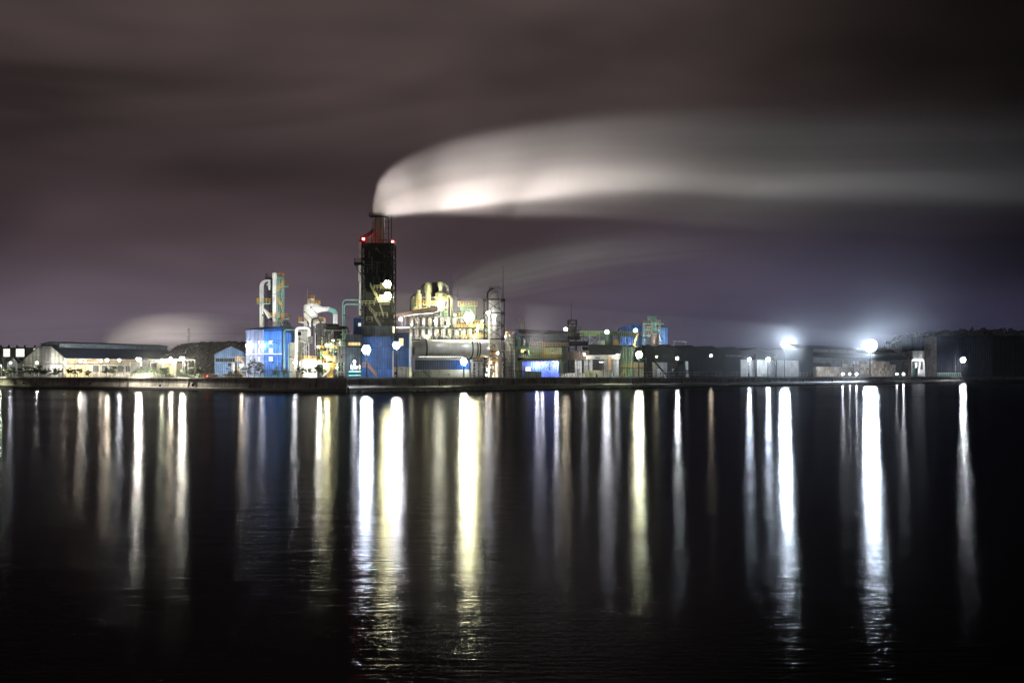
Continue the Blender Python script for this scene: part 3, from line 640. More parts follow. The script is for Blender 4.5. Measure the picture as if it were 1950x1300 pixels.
# ------------------------------------------------------------- white silo and lower plant
D = 368
t = T('white_silo', 'big floodlit white silo with yellow railed top and bent side duct', 'silo', PG(592, D))
cx = X(591.5, D); R_ = X(604.5, D) - X(591.5, D)
b = MB(); b.lathe(cx, D, [(.5, Z(622, D)), (.62, Z(614, D)), (R_ * .93, Z(602.5, D)), (R_, Z(600.5, D)), (R_, Z(583, D)), (R_ * .9, Z(580.5, D)), (R_ * .62, Z(579, D)), (R_ * .5, Z(578.6, D))], 24); b.build('body', M['whitep'], t, 35)
b = MB(); b.lathe(X(592.5, D), D, [(1.25, Z(579.5, D)), (1.25, Z(569.6, D)), (1.0, Z(568.5, D))], 16); b.build('turret', M['whitep'], t, 35)
cx6 = X(592.5, D); MB().rail([(cx6 + 1.3 * math.cos(k * .785), D + 1.3 * math.sin(k * .785), Z(569, D)) for k in range(9)], 1.25, .11, .9).build('railing', M['orange'], t)
MB().rail([(X(588, D), D - 1.7, Z(579.5, D)), (X(608, D), D - 1.7, Z(579.5, D)), (X(608, D), D + 1.7, Z(579.5, D))], 1.25, .12, .9).build('railing', M['yellow'], t)
b = MB(); b.tube([P(600, 587, D), P(607, 588, D), P(614, 588.8, D), P(627, 588.2, D)], [R_ * .95, 1.5, .95, .85], 14); b.build('side_duct', M['whitep'], t, 40)
b = MB(); b.tube([P(626.5, 588, D)] + [p for p in arc(X(629.5, D), Z(599, D), (X(638.5, D) - X(629.5, D)) * 1.0, 88, 4, D, 8)], .92, 14); b.build('elbow', M['teal'], t, 40)
b = MB(); b.tube([P(638.4, 598.5, D), P(638.4, 617, D)], .84, 14); b.build('down_duct', M['whitep'], t, 40)
for a, c_ in ((568, 580.5), (603, 616.5)): deck(t, a, c_, 612.4, D - 1.7, 3.4, M['orange'], M['whitep'], 1.5)
b = MB()
for sx in (-1, 1):
    for k in range(3): b.bar((cx + sx * (1.6 + k * .9), D - 1.2, Z(612.6, D)), (cx + sx * (.8 + .3 * k), D - .6, Z(620, D)), .1)
b.build('bracket', M['whitep'], t)
b = MB()
for sx in (-2.0, 2.0):
    for y in (D - 1.6, D + 1.6): b.bar((cx + sx, y, GZ), (cx + sx, y, Z(603, D)), .16)
each(b, 'leg', M['steel'], t)
MB().bar(P(585.4, 580, D - 1.9), P(585.4, 550, D - 1.9), .035).build('lightning_rod', M['steel'], t)
# arched pipes in front
def pipe_thing(name, label, path_px, D, r, m_, bendr=.8, flange=True, cat='pipe'):
    pts = [P(q[0], q[1], D) for q in path_px]
    base = pts[0]; t = T(name, label, cat, base); b = MB(); b.tube(bend(pts, bendr), r, 12); b.build('run', m_, t, 40)
    if flange:
        b = MB(); b.tube([base, base + (pts[1] - base).normalized() * .25], r * 1.35, 12); b.build('flange', m_, t, 40)
    return t
pipe_thing('arched_pipe', 'pale green arched pipe right of the blue building', [(541, 705), (541, 627.5), (563.5, 627.5), (563.5, 640)], 366, .28, M['teal'], 1.2)
pipe_thing('arched_pipe', 'thick white arched pipe below the silo cone', [(564, 705), (564, 624.5), (589, 624.5), (589, 640)], 364, .55, M['whitep'], 1.3)
pipe_thing('arched_pipe', 'dark grey arched pipe across the front of the white silo', [(594, 640), (594, 606), (610.5, 606), (610.5, 705)], 361, .36, M['dark'], 1.5)
pipe_thing('riser_pipe', 'slim dark green riser pipe beside the concrete hopper block', [(550, 705), (550, 655), (553, 655)], 366, .22, M['green_p'], .4)
D = 372; t = T('hopper_block', 'cream concrete hopper block lit from below behind the arched pipes', 'building', PG(566, D))
MB().bg(552, 563.5, 652, D, 8).build('wall', M['cream'], t); MB().bg(563.5, 587, 630, D + 1.5, 8, Z(652, D)).build('upper_house', M['white'], t)
MB().bx(563.8, 575, 652, 671, D, 6).build('hopper', M['conc'], t)
b = MB()
for px in (566, 574, 583, 588): b.bar(PG(px, D + .6), P(px, 652, D + .6), .22)
b.bar(P(566, 671, D + .6), P(588, 655, D + .6), .14); b.bar(P(588, 671, D + .6), P(566, 655, D + .6), .14); each(b, 'leg', M['steel'], t)
window(t, 567, 573, 632, 638, D + 1.5, M['glassd'], M['dark'], 1, 1, .08)
D = 354; t = T('storage_tank', 'blown-out white storage tank with railed dome beside the quay', 'tank', PG(583, D))
r = (X(600, D) - X(567, D)) / 2; b = MB(); b.lathe(X(583.5, D), D + r, [(r, GZ), (r, Z(687, D)), (r * .9, Z(684.8, D)), (r * .5, Z(683, D)), (.2, Z(682.4, D))], 28); b.build('shell', M['whitep'], t, 35)
MB().rail([(X(583.5, D) + r * .96 * math.cos(k * .5236), D + r + r * .96 * math.sin(k * .5236), Z(686, D)) for k in range(13)], 1.5, .1, .8).build('railing', M['yellow'], t)
b = MB()
for i in range(11): b.bar(P(598.5, 716 - i * 2.7, D - .3), P(601.5, 716 - i * 2.7, D - .3), .04)
b.bar(PG(598.5, D - .3), P(598.5, 684, D - .3), .06); b.bar(PG(601.5, D - .3), P(601.5, 684, D - .3), .06); b.build('ladder', M['steel'], t)
# dark open process frame with its machinery
D = 358; t = T('process_frame', 'dark open steel frame full of pipework left of the tall tower', 'steel structure', PG(630, D))
MB().lattice(X(601, D), X(617, D), D + 2, D + 6, GZ, Z(617, D), 6, .2, .12).build('frame', M['dark'], t)
MB().lattice(X(617.5, D), X(656, D), D + 3, D + 9, GZ, Z(624, D), 4, .2, .12, x=False).build('frame', M['dark'], t)
b = MB(); b.bx(616, 655, 620.5, 626, D + 2, 9); b.bx(619, 640, 616, 619, D + 2.4, 6); b.bx(636, 655, 630, 644, D + 5, 4); b.build('canopy', M['black'], t)
b = MB(); rnd = random.Random(4)
for k in range(26):
    px, py = rnd.uniform(602, 654), rnd.uniform(628, 712); d = rnd.uniform(2.4, 8)
    if rnd.random() < .5: b.tube(bend([P(px, py, D + d), P(px + rnd.uniform(4, 18), py, D + d), P(px + rnd.uniform(4, 18), py + rnd.uniform(5, 30), D + d)], .3), rnd.uniform(.08, .24), 6)
    else: b.tube([P(px, py, D + d), P(px, min(716, py + rnd.uniform(15, 50)), D + d)], rnd.uniform(.1, .3), 8)
b.build('pipework', M['green_p'], t, 40)
b = MB()
for px, py0, py1, rr in ((622, 663, 690, .7), (630, 652, 668, .55), (636, 676, 700, .9), (612, 640, 655, .5), (649, 646, 662, .6)):
    b.lathe(X(px, D + 4), D + 4, [(rr * .3, Z(py1 + 2, D)), (rr, Z(py1 - 2, D)), (rr, Z(py0 + 2, D)), (rr * .4, Z(py0, D))], 12)
b.build('vessel', M['steel'], t, 40)
for y in (646, 664, 690): deck(t, 603, 640, y, D + 1.6, 1.2, M['yellow'] if y > 660 else M['dark'], M['dark'], 1.1, r=.09)
b = MB(); rnd = random.Random(62)
for k in range(70):
    px, py = rnd.uniform(598, 660), rnd.uniform(622, 716); dd = rnd.uniform(-3.5, 1.5); w = rnd.uniform(3, 15)
    if rnd.random() < .5: b.bar(P(px, py, D + dd), P(px + w, py, D + dd), rnd.uniform(.05, .13))
    else: b.bar(P(px, py, D + dd), P(px, min(718, py + w * 1.6), D + dd), rnd.uniform(.06, .16))
    if rnd.random() < .35: b.bar(P(px, py, D + dd), P(px + w, py + rnd.uniform(-9, 9), D + dd), .06)
b.build('scaffold_frame', M['black'], t)
D = 350; t = T('yellow_machine', 'yellow painted hopper machine lit on the quay by the process frame', 'machine', PG(627, D))
b = MB(); b.prism([P(615, 691, D), P(640, 691, D), P(636, 704, D), P(619, 704, D)], (0, 3, 0)); b.bg(621, 634, 704, D + .3, 2.4); b.build('hopper', M['ochre'], t)
b = MB(); b.tube([P(617, 676, D + 1.5), P(634, 683, D + 1.5)], .8, 12); b.bx(614, 624, 668, 677, D + 1, 2); b.build('drum', M['ochre'], t, 40)
MB().prism([P(612, 716, D), P(634, 697, D), P(635, 699, D), P(614, 718, D)], (0, 1.2, 0)).build('conveyor', M['steel'], t)
D = 347; t = T('ribbed_tank', 'grey ribbed square tank on legs between the frame and the tower', 'tank', PG(649, D))
b = MB(); b.bx(642, 656, 658, 690, D, 3.6)
for i in range(7): b.bx(642.3 + i * 2.1, 643 + i * 2.1, 658.5, 689.5, D - .25, .3)
b.build('shell', M['grey'], t); b = MB()
for px in (643, 655): b.bar(PG(px, D + .4), P(px, 690, D + .4), .18); b.bar(PG(px, D + 3), P(px, 690, D + 3), .18)
each(b, 'leg', M['steel'], t); deck(t, 641, 657, 657.6, D - .4, 4, M['steel'], M['steel'], 1.1)
# cyan skid of tanks by the quay
D = 340; t = T('pump_skid', 'bright cyan pump skid and white valves lit at the quay corner', 'pump skid', PG(676, D))
b = MB(); b.tube([P(664, 708.5, D + .7), P(688, 708.5, D + .7)], .62, 12); b.tube([P(664, 715.5, D + .6), P(688, 715.5, D + .6)], .58, 12); b.build('tank', mat('bright_cyan_paint', (.16, .52, .56), .4, stain=.15), t, 40)
b = MB()
for px in (664.5, 670, 676, 682, 687.5): b.bar(PG(px, D + .2), P(px, 703, D + .2), .09); b.bar(PG(px, D + 1.2), P(px, 703, D + 1.2), .09)
b.bar(P(664, 703, D + .2), P(688, 703, D + .2), .1); b.build('frame', M['dark_green'], t)
b = MB()
for px, h in ((669, 9), (675, 14), (679, 7), (685, 8)): b.lathe(X(px, D + .7), D + .7, [(.35, Z(703, D)), (.3, Z(703 - h * .6, D)), (.45, Z(703 - h * .6, D)), (.1, Z(703 - h, D))], 10)
each(b, 'valve', M['whitep'], t, 40)
D = 348; t = T('teal_house', 'dim teal clad plant house with a bright yellow lit balcony', 'building', PG(672, D))
MB().bg(657, 687.5, 637, D, 10).build('wall', M['slate'], t); window(t, 664, 686, 652, 657.5, D, M['winy'], M['orange'], 8, 1, .2)
deck(t, 661, 688, 659, D - 1.6, 1.5, M['yellow'], M['dark'], 1.0, r=.09); pipe_thing('bent_vent', 'small cream bent vent pipe over the lit balcony', [(657.5, 645), (657.5, 634), (672, 634)], 347, .16, M['cream'], .8)
D = 353; t = T('control_cabin', 'small dark blue control cabin with one lit window beside the tower', 'cabin', PG(681, D))
MB().bg(673, 688, 606, D, 5, Z(637, D)).build('wall', M['blue_deep'], t); MB().prism([P(672, 607, D - .3), P(689, 604.5, D - .3), P(689, 603, D - .3), P(672, 605.4, D - .3)], (0, 5.6, 0)).build('roof', M['roof_blue'], t); window(t, 682.6, 687, 615, 620.5, D, M['winw'], M['whitep'], 1, 1, .06)
b = MB()
for px in (675, 687): b.bar(P(px, 637, D + .4), PG(px, D + .4), .15)
each(b, 'leg', M['dark'], t)
pipe_thing('twin_pipe', 'upper pale teal pipe bending into the tall tower', [(652.6, 690), (652.6, 571), (686, 571)], 362, .24, M['teal'], 1.6)
pipe_thing('twin_pipe', 'lower pale teal pipe bending into the tall tower', [(655.6, 690), (655.6, 579), (686, 579)], 363, .24, M['teal'], 1.2)
# ------------------------------------------------------------- tall chimney tower
D = 362
t = T('chimney_tower', 'tall black scrubber tower carrying the short steaming chimney', 'tower', PG(718, D))
cx = X(720.5, D + 3); cyy = D + 3.5
bl, br = X(689, D), X(748, D)
b = MB(); b.box(bl + .8, br - .9, D + .8, D + 8, GZ, Z(470, D)); b.build('core', M['black'], t)
b = MB(); b.lattice(bl, br, D, D + 9, GZ, Z(463, D), 9, .28, .17); b.box(bl, br, D - .1, D + 9, Z(470, D), Z(463, D)); b.box(bl, br, D - .1, D + 9, Z(494, D), Z(492, D)); b.build('frame', M['black'], t)
b = MB(); rnd = random.Random(9)
for k in range(40):
    px, py = rnd.uniform(692, 742), rnd.uniform(476, 610); L = rnd.uniform(8, 36)
    if rnd.random() < .55: b.tube([P(px, py, D - .2), P(px, py + L, D - .2)], rnd.uniform(.08, .25), 6)
    else: b.tube(bend([P(px, py, D + .2), P(min(746, px + L * .5), py, D + .2), P(min(746, px + L * .5), py + L * .5, D + .2)], .4), rnd.uniform(.08, .2), 6)
b.build('pipework', M['dark'], t, 40)
b = MB(); r = (X(732.5, D) - X(709, D)) / 2
b.lathe(cx, cyy, [(r * 1.04, Z(466, D)), (r * 1.04, Z(452, D)), (r, Z(451.6, D)), (r, Z(432, D)), (r * 1.03, Z(431.6, D)), (r * 1.03, Z(430.4, D)), (r, Z(430, D)), (r, Z(412, D)), (r * 1.12, Z(408, D)), (r * 1.2, Z(404.2, D)), (r * 1.0, Z(403.8, D)), (r * .95, Z(408, D))], 28)
o = b.build('chimney', M['flue'], t, 35)
MB().lathe(cx, cyy, [(r * 1.16, Z(412.4, D)), (r * 1.58, Z(411.8, D)), (r * 1.58, Z(410.2, D)), (r * 1.05, Z(409.8, D))], 28).build('crown_gallery', M['black'], o, 35)
MB().rail([(cx + r * 1.56 * math.cos(k * .5236), cyy + r * 1.56 * math.sin(k * .5236), Z(410.2, D)) for k in range(13)], 1.5, .06, .9).build('gallery_railing', M['dark'], o)
b = MB()
for k in range(3):
    for sx in (-1, 1): b.bar((X(740.5, D) + sx * .55, cyy - .9 + k * .9, Z(466, D)), (X(740.5, D) + sx * .55, cyy - .9 + k * .9, Z(406, D)), .05)
for i in range(6):
    z = Z(466 - i * 11.6, D); b.bar((X(738, D), cyy - .9, z), (X(743.6, D), cyy - .9, z), .07); b.bar((cx, cyy - .3, z), (X(738, D), cyy - .3, z), .08)
for sx in (-1.25, -.45, .5, 1.2): b.bar((cx + sx * r * .8, cyy - r * 1.15, Z(466, D)), (cx + sx * r * .8, cyy - r * 1.15, Z(rnd.choice((412, 425, 432)), D)), .09)
b.build('ladder_cage', M['black'], t)
b = MB()
b.tube([P(686, 600, D + 2), P(686, 536, D + 2)], .48, 12); b.tube([P(685.6, 535, D + 2), P(685.6, 502, D + 2)], .62, 12); b.tube([P(686, 492, D + 2), P(686, 462, D + 2), P(688.5, 457, D + 2), P(713, 441, D + 3)], .55, 12); b.build('side_duct', M['whitep'], t, 40)
b = MB(); b.tube([P(687, 461, D + 1.8), P(689.6, 454.5, D + 1.8), P(713, 438.5, D + 2.8)], .75, 12); b.tube([P(698, 463, D + 1.8), P(698, 452, D + 2)], .3, 8); b.build('elbow_duct', M['rust'], t, 40)
b = MB(); b.box(X(674, D), X(690, D), D + .2, D + 4, Z(504, D), Z(499, D)); b.bar(P(675, 503, D + .3), P(690, 528, D + .3), .15); b.bar(P(675, 503, D + 3.8), P(690, 528, D + 3.8), .15); o = b.build('side_platform', M['black'], t)
MB().rail([(X(690, D), D + .3, Z(499, D)), (X(674, D), D + .3, Z(499, D)), (X(674, D), D + 4, Z(499, D)), (X(690, D), D + 4, Z(499, D))], 1.6, .07, 1.0).build('railing', M['rust'], o)
MB().rail([(bl, D + 9, Z(463, D)), (bl, D, Z(463, D)), (br, D, Z(463, D)), (br, D + 9, Z(463, D))], 1.3, .12, 1.2).build('top_railing', M['dark'], t)
for a, c_, py in ((712, 748.5, 551), (714, 748.5, 575), (689, 712, 581), (716, 737, 603), (697, 708, 611)): deck(t, a, c_, py, D - 2.2, 2.1, M['olive'], M['dark'], 1.5, r=.11)
b = MB(); b.bx(724, 743, 538, 549.5, D - .5, .6); b.bx(722, 742, 561, 580, D - .5, .6); b.build('wall_panel', M['olive'], t)
b = MB()
for x0_, y0_, x1_, y1_ in ((705, 545, 722, 575), (722, 578, 730, 604), (700, 585, 716, 603), (712, 603, 735, 640)):
    b.prism([P(x0_, y0_, D - 1.4), P(x1_, y1_, D - 1.4), P(x1_, y1_ + 1, D - 1.4), P(x0_, y0_ + 1, D - 1.4)], (0, .8, 0)); b.rail([P(x0_, y0_, D - 1.4), P(x1_, y1_, D - 1.4)], 1.3, .1, 1.0)
b.build('stair_flight', M['olive'], t)
b = MB(); rnd = random.Random(61)
for k in range(46):
    px, py = rnd.uniform(690, 746), rnd.uniform(474, 634); dd = rnd.uniform(-2.4, -.4); w = rnd.uniform(3, 16)
    if rnd.random() < .5: b.bar(P(px, py, D + dd), P(min(748, px + w), py, D + dd), rnd.uniform(.05, .1))
    else: b.bar(P(px, py, D + dd), P(px, py + w * 1.6, D + dd), rnd.uniform(.05, .12))
    if rnd.random() < .4: b.bar(P(px, py, D + dd), P(min(748, px + w), py + rnd.uniform(-9, 9), D + dd), .06)
b.build('scaffold_frame', M['black'], t)
# blue houses at the tower foot
D = 350; t = T('tower_house', 'blue clad house at the foot of the black tower with yellow railed stair', 'building', PG(718, D))
MB().bg(688.5, 747.5, 640, D, 10).build('wall', M['blue'], t); MB().bg(691, 747.2, 620, D + 2.5, 8, Z(640, D)).build('upper_wall', M['slate'], t)
MB().bx(746.8, 749.4, 668, 719, D - .15, .5).build('corner_post', M['whitep'], t)
b = MB(); b.bx(695, 703, 657, 677, D - 1.4, 1.3); b.build('balcony_box', M['white'], t)
b = MB(); b.prism([P(701, 697, D - 1.2), P(717, 716, D - 1.2), P(717, 718, D - 1.2), P(701, 699, D - 1.2)], (0, 1, 0)); b.rail([P(701, 697, D - 1.2), P(717, 716, D - 1.2)], 1.1, .1, 1.0); b.rail([P(690, 697, D - 1.2), P(701, 697, D - 1.2)], 1.1, .1, 1.0); b.bx(690, 701.4, 697, 698.4, D - 1.2, 1.1); b.build('outside_stair', M['orange'], t)
D = 354; t = T('two_tone_house', 'blue over cream house with lit doorway right of the black tower', 'building', PG(765, D))
MB().bx(749.5, 779, 635, 698, D, 9).build('wall', M['blue'], t); MB().bg(749.5, 778.9, 698, D + .04, 8.9).build('wall_base', M['cream_rib'], t)
MB().bx(749, 779.6, 633.8, 635.2, D - .3, 9.6).build('roof', M['roof_blue'], t); MB().bx(760, 768, 644, 658, D - .1, .15).build('lit_panel', M['winy'], t)
MB().bx(751, 756, 708, 713, D - .08, .1).build('vent', M['dark'], t); MB().bar(PG(780.5, D - .2), P(780.5, 636, D - .2), .14).build('downpipe', M['whitep'], t)
# ------------------------------------------------------------- rotary drum on its base house
D = 388; t = T('rotary_drum', 'long pale rotary drum with dark riding rings lying above the blue base house', 'drum', P(855, 664, D))
zc = lambda py: Z(py, D)
def rp(px, dpy=0.0): return P(px, 663.2 + (px - 808) * .006, D - 6 + (px - 784) / 145 * 9)      # the axis recedes to the right
b = MB(); b.tube([rp(808), rp(898)], [15.8 * D / F, 16.6 * D / F], 40); b.tube([rp(898), rp(929)], [16.9 * D / F, 16.6 * D / F], 40); b.build('shell', M['steel'], t, 35)
b = MB(); b.tube([rp(784), rp(808.5)], [13.4 * D / F, 15.4 * D / F], 40); b.build('feed_cone', M['steel'], t, 35)
for px in (809.5, 896.5, 906, 910.5): MB().tube([rp(px - 1.2), rp(px + 1.2)], 17.9 * D / F, 40).build('riding_ring', M['dark'], t, 35)
b = MB(); b.tube([P(774, 666, D - 6), P(786, 665, D - 6)], 1.1, 12); b.bx(783, 790, 660, 675, D - 10.2, 1.6); b.build('feed_box', M['grey'], t, 40)
D = 378; t = T('base_house', 'low blue over cream house with curved pale roof under the drum', 'building', PG(842, D))
MB().bx(790, 893, 684.5, 703.5, D, 10).build('wall', M['blue_deep'], t); MB().bg(820, 893.2, 703.5, D - .06, 9.8).build('wall_base', M['cream'], t); MB().bg(783, 820, 707, D - .02, 8).build('low_wall', M['green'], t)
pts = [P(788 + i * 9.6, 684.6 - 4.6 * math.sin(math.pi * i / 10) ** .8, D - .5) for i in range(11)]
MB().prism(pts + [P(884, 685.4, D - .5), P(788, 685.4, D - .5)], (0, 10, 0)).build('curved_roof', M['steel'], t)
b = MB(); b.bar(P(803, 704, D - .8), P(818, 718, D - .8), .2); b.bar(P(806, 704, D - .8), P(820, 718, D - .8), .12); b.build('brace', M['dark'], t)
b = MB()
for px in (896, 905, 913): b.bg(px, px + 5, 690, D + 1, 3)
b.bx(893.5, 921, 684, 690, D + .6, 5); each(b, 'pier', M['conc'], t)
b = MB()
for i in range(26): ball(b, P(800 + i * 3.2, 678.4, D - .9), .13, 6)
b.bx(797, 884, 679.2, 679.9, D - 1.0, .2); b.build('bulb_string', emis('string_bulbs', (1, .96, .9), 2), t)
deck(t, 900, 920, 686.6, D - .6, 1.2, M['orange'], M['dark'], 1.6)
# ------------------------------------------------------------- vessel rack, cyclones, conveyor
D = 404; t = T('vessel_rack', 'two tier steel rack of silvery vessels above the rotary drum', 'steel structure', PG(850, D))
b = MB(); x0, x1 = X(777, D), X(926, D); n = 9
for i in range(n + 1):
    x = x0 + (x1 - x0) * i / n; zt_ = Z(589 if 3 < i < 7 else 602, D)
    for y in (D, D + 6): b.bar((x, y, GZ), (x, y, zt_), .17)
    b.bar((x, D, Z(624, D)), (x, D + 6, Z(624, D)), .12); b.bar((x, D, Z(645, D)), (x, D + 6, Z(645, D)), .12)
for py in (602.5, 624, 645.5):
    for y in (D, D + 6): b.bar((x0, y, Z(py, D)), (x1, y, Z(py, D)), .18)
for i in (0, 3, 6, 8):
    xa, xb = x0 + (x1 - x0) * i / n, x0 + (x1 - x0) * (i + 1) / n; b.bar((xa, D, Z(645, D)), (xb, D, Z(624, D)), .1)
b.build('frame', M['dark_green'], t)
b = MB()
for py in (624.5, 646): b.box(x0, x1, D + .3, D + 6, Z(py, D) - .25, Z(py, D))
b.build('floor_grating', M['dark'], t)
def vessel(px, py0, py1, rp, d, m_):
    r = rp * D / F; b = MB(); z0, z1 = Z(py1, D), Z(py0, D); h = z1 - z0
    b.lathe(X(px, D + d), D + d, [(r * .25, z0), (r * .35, z0 + h * .12), (r, z0 + h * .32), (r, z0 + h * .45), (r * 1.08, z0 + h * .46), (r * 1.08, z0 + h * .5), (r, z0 + h * .51), (r, z0 + h * .86), (r * .7, z0 + h * .95), (r * .25, z0 + h)], 16)
    return b.build('vessel', m_, t, 35)
for i in range(8): vessel(783.5 + i * 11.7, 604.5, 624, 3.6, 1.8, M['silver'])
for i in range(11): vessel(781 + i * 12.6, 625, 645, 4.2, 1.6, M['silver'])
b = MB(); rnd = random.Random(12)
for k in range(34):
    px, py = rnd.uniform(778, 915), rnd.choice((603, 606, 610, 622, 627, 640, 648)); d = rnd.uniform(-.2, 5)
    b.tube(bend([P(px, py, D + d), P(px + rnd.uniform(5, 20), py, D + d), P(px + rnd.uniform(5, 20), py + rnd.uniform(4, 14), D + d)], .3), rnd.uniform(.08, .26), 6)
b.build('pipework', M['steel'], t, 40)
MB().rail([(x0, D - .3, Z(645.5, D)), (x1, D - .3, Z(645.5, D))], 1.1, .05, 1.6).build('railing', M['steel'], t)
MB().rail([(X(868, D), D - .4, Z(624, D)), (x1, D - .4, Z(624, D))], 1.4, .12, 1.2).build('railing', M['yellow'], t)
MB().rail([(X(880, D), D - .6, Z(645, D)), (x1, D - .6, Z(645, D))], 1.7, .12, 1.2).build('railing', M['yellow'], t)
b = MB(); rnd = random.Random(63)
for k in range(80):
    px, py = rnd.uniform(777, 922), rnd.uniform(596, 648); dd = rnd.uniform(-1.2, 5); w = rnd.uniform(3, 12)
    if rnd.random() < .45: b.bar(P(px, py, D + dd), P(px + w, py, D + dd), rnd.uniform(.05, .12))
    else: b.bar(P(px, py, D + dd), P(px, py + w * 1.3, D + dd), rnd.uniform(.05, .13))
b.build('scaffold_frame', M['black'], t)
D = 410; t = T('cyclone_group', 'cluster of olive cyclones and bent ducts towering over the vessel rack', 'cyclones', PG(822, D))
def cyc(px, prof, d, m_=M['olive'], name='cyclone', n=18):
    b = MB(); b.lathe(X(px, D + d), D + d, [(r * D / F, Z(py, D)) for r, py in prof], n); return b.build(name, m_, t, 35)
cyc(797.4, [(5.4, 590), (5.4, 561), (5.0, 559.6), (3.3, 559), (3.3, 553.2), (2.8, 552.2)], 0)
cyc(815.4, [(2, 592), (5.2, 578), (5.2, 557), (6.9, 555), (6.9, 543.5), (5.6, 543), (5.6, 538.5), (3, 536.6)], 2)
cyc(838.6, [(6, 592), (9.6, 586), (9.6, 558.5), (8, 556.6), (3.6, 555.4), (3.6, 548), (5.4, 543), (5.4, 537.4), (2, 536.4)], 1)
cyc(786.5, [(3.0, 600), (3.0, 562), (2.4, 560)], 1.5, M['green_p'], 'pipe_column', 12)
cyc(846, [(5, 606), (7.6, 600), (7.6, 590)], 2, M['green_p'], 'hopper')
MB().bx(823, 834, 537.2, 566, D + 2, 3).build('dark_panel', M['black'], t)
b = MB(); b.tube([P(803, 558, D + 1)] + [P(803.2 + 6 * (1 - math.cos(math.radians(a))), 552 - 10 * math.sin(math.radians(a)), D + 1) for a in range(0, 91, 15)], .5, 10); each(b, 'bent_duct', M['dark'], t, 40)
b = MB(); b.tube([P(841, 539.5, D + 1)] + [P(843 + 10 * math.sin(math.radians(a)), 540 + 10 * (1 - math.cos(math.radians(a))), D + 1) for a in range(0, 91, 15)] + [P(853, 563, D + 1)], .66, 12); each(b, 'bent_duct', M['grey'], t, 40)
b = MB(); b.tube([P(847, 560.5, D + 1)] + [P(849 + 11 * math.sin(math.radians(a)), 561 + 11 * (1 - math.cos(math.radians(a))), D + 1) for a in range(0, 91, 15)] + [P(860, 604, D + 1)], .6, 12); each(b, 'bent_duct', M['olive'], t, 40)
b = MB(); b.tube([P(792, 560, D + .5), P(785, 563, D + .5), P(781.5, 570, D + .5), P(781.5, 592, D + .5)], .4, 10); each(b, 'bent_duct', M['dark'], t, 40)
MB().lattice(X(788, D), X(852, D), D - 1.5, D + 4, Z(606, D), Z(566, D), 2, .16, .1).build('frame', M['olive'], t)
for a, c_, py in ((787, 806, 577), (806, 828, 580), (830, 853, 572), (786, 830, 592)): deck(t, a, c_, py, D - 2.4, 1.2, M['yellow'], M['olive'], 1.3)
D = 398; t = T('conveyor_gallery', 'dark enclosed conveyor rising from the tower to the cyclones', 'conveyor', P(752, 603, D))
MB().prism([P(748, 597, D), P(833, 583.5, D), P(833, 592.5, D), P(748, 604, D)], (0, 3, 0)).build('gallery', M['rust'], t)
b = MB(); b.bar(P(748, 597, D - .1), P(833, 583.5, D - .1), .16); b.bar(P(748, 604, D - .1), P(833, 592.5, D - .1), .16)
for px, t_ in ((765, 602), (772, 601), (826, 593)): b.bar(P(px, t_, D + .4), PG(px + 6 if px < 800 else px, D + .4), .2); b.bar(P(px, t_, D + 2.6), PG(px - 6 if px < 800 else px, D + 2.6), .2)
for k in range(5): b.bar(P(752 + k * 4, 604, D + .5), P(764 + k * 3, 622, D + .5), .1)
b.build('trestle', M['dark'], t)
D = 396; t = T('cross_duct', 'short pale lilac duct between the tower foot and the rack', 'duct', P(766, 628, D))
MB().tube([P(752, 629, D), P(781, 628, D)], 1.35, 14).build('shell', mat('pale_lilac_paint', (.50, .46, .54), .5), t, 40)
b = MB(); b.tube([P(757.5, 629, D), P(758.6, 629, D)], 1.5, 14); b.tube([P(770, 628.4, D), P(771, 628.4, D)], 1.5, 14); b.build('flange', M['grey'], t, 40)
D = 412; t = T('green_tower', 'pale green tank tower behind the brightest yellow lamp', 'tower', PG(890, D))
b = MB(); b.bx(876, 905, 578, 610, D, 5); b.build('wall', M['green'], t); b = MB(); b.lattice(X(872, D), X(921, D), D - 2, D + 5, GZ, Z(618, D), 5, .2, .12); b.build('frame', M['yellow'], t)
for a, c_, py in ((868, 921, 618), (872, 908, 582), (864, 880, 604)): deck(t, a, c_, py, D - 2.6, 2.4, M['yellow'], M['olive'], 1.7)
MB().bar((X(871, D), D, Z(604, D)), (X(871, D), D, Z(551, D)), .07).build('lightning_rod', M['dark'], t)
# ------------------------------------------------------------- lattice tower with the steel column
D = 396; t = T('lattice_tower', 'dark lattice tower caging a silvery domed column with a tall antenna', 'tower', PG(941, D))
MB().lattice(X(921.5, D), X(960, D), D, D + 7, GZ, Z(570, D), 6, .3, .16).build('frame', M['black'], t)
b = MB(); cx = X(942, D + 3.5); r = 11.3 * (D + 3.5) / F
pr = [(r, GZ)] + [(r, Z(660, D)), (r * 1.03, Z(659, D)), (r, Z(658, D)), (r, Z(562, D))] + [(r * math.cos(math.radians(a)), Z(562, D) + r * math.sin(math.radians(a))) for a in (15, 30, 45, 60, 75, 88)]
b.lathe(cx, D + 3.5, pr, 26); each(b, 'column', M['silver'], t, 35)
b = MB(); c0 = P(940, 562, D + 3.5)
b.tube([c0 + Vector((r * 1.03 * math.cos(math.radians(a)), -1.2, r * 1.05 * math.sin(math.radians(a)))) for a in range(90, 181, 15)] + [P(928, 600, D + 2.3)], .35, 8); b.build('dark_rib', M['black'], t, 40)
MB().rail([(cx + r * .95 * math.cos(k * .5236), D + 3.5 + r * .95 * math.sin(k * .5236), Z(551, D)) for k in range(13)], 1.3, .06, .9).build('top_railing', M['dark'], t)
b = MB()
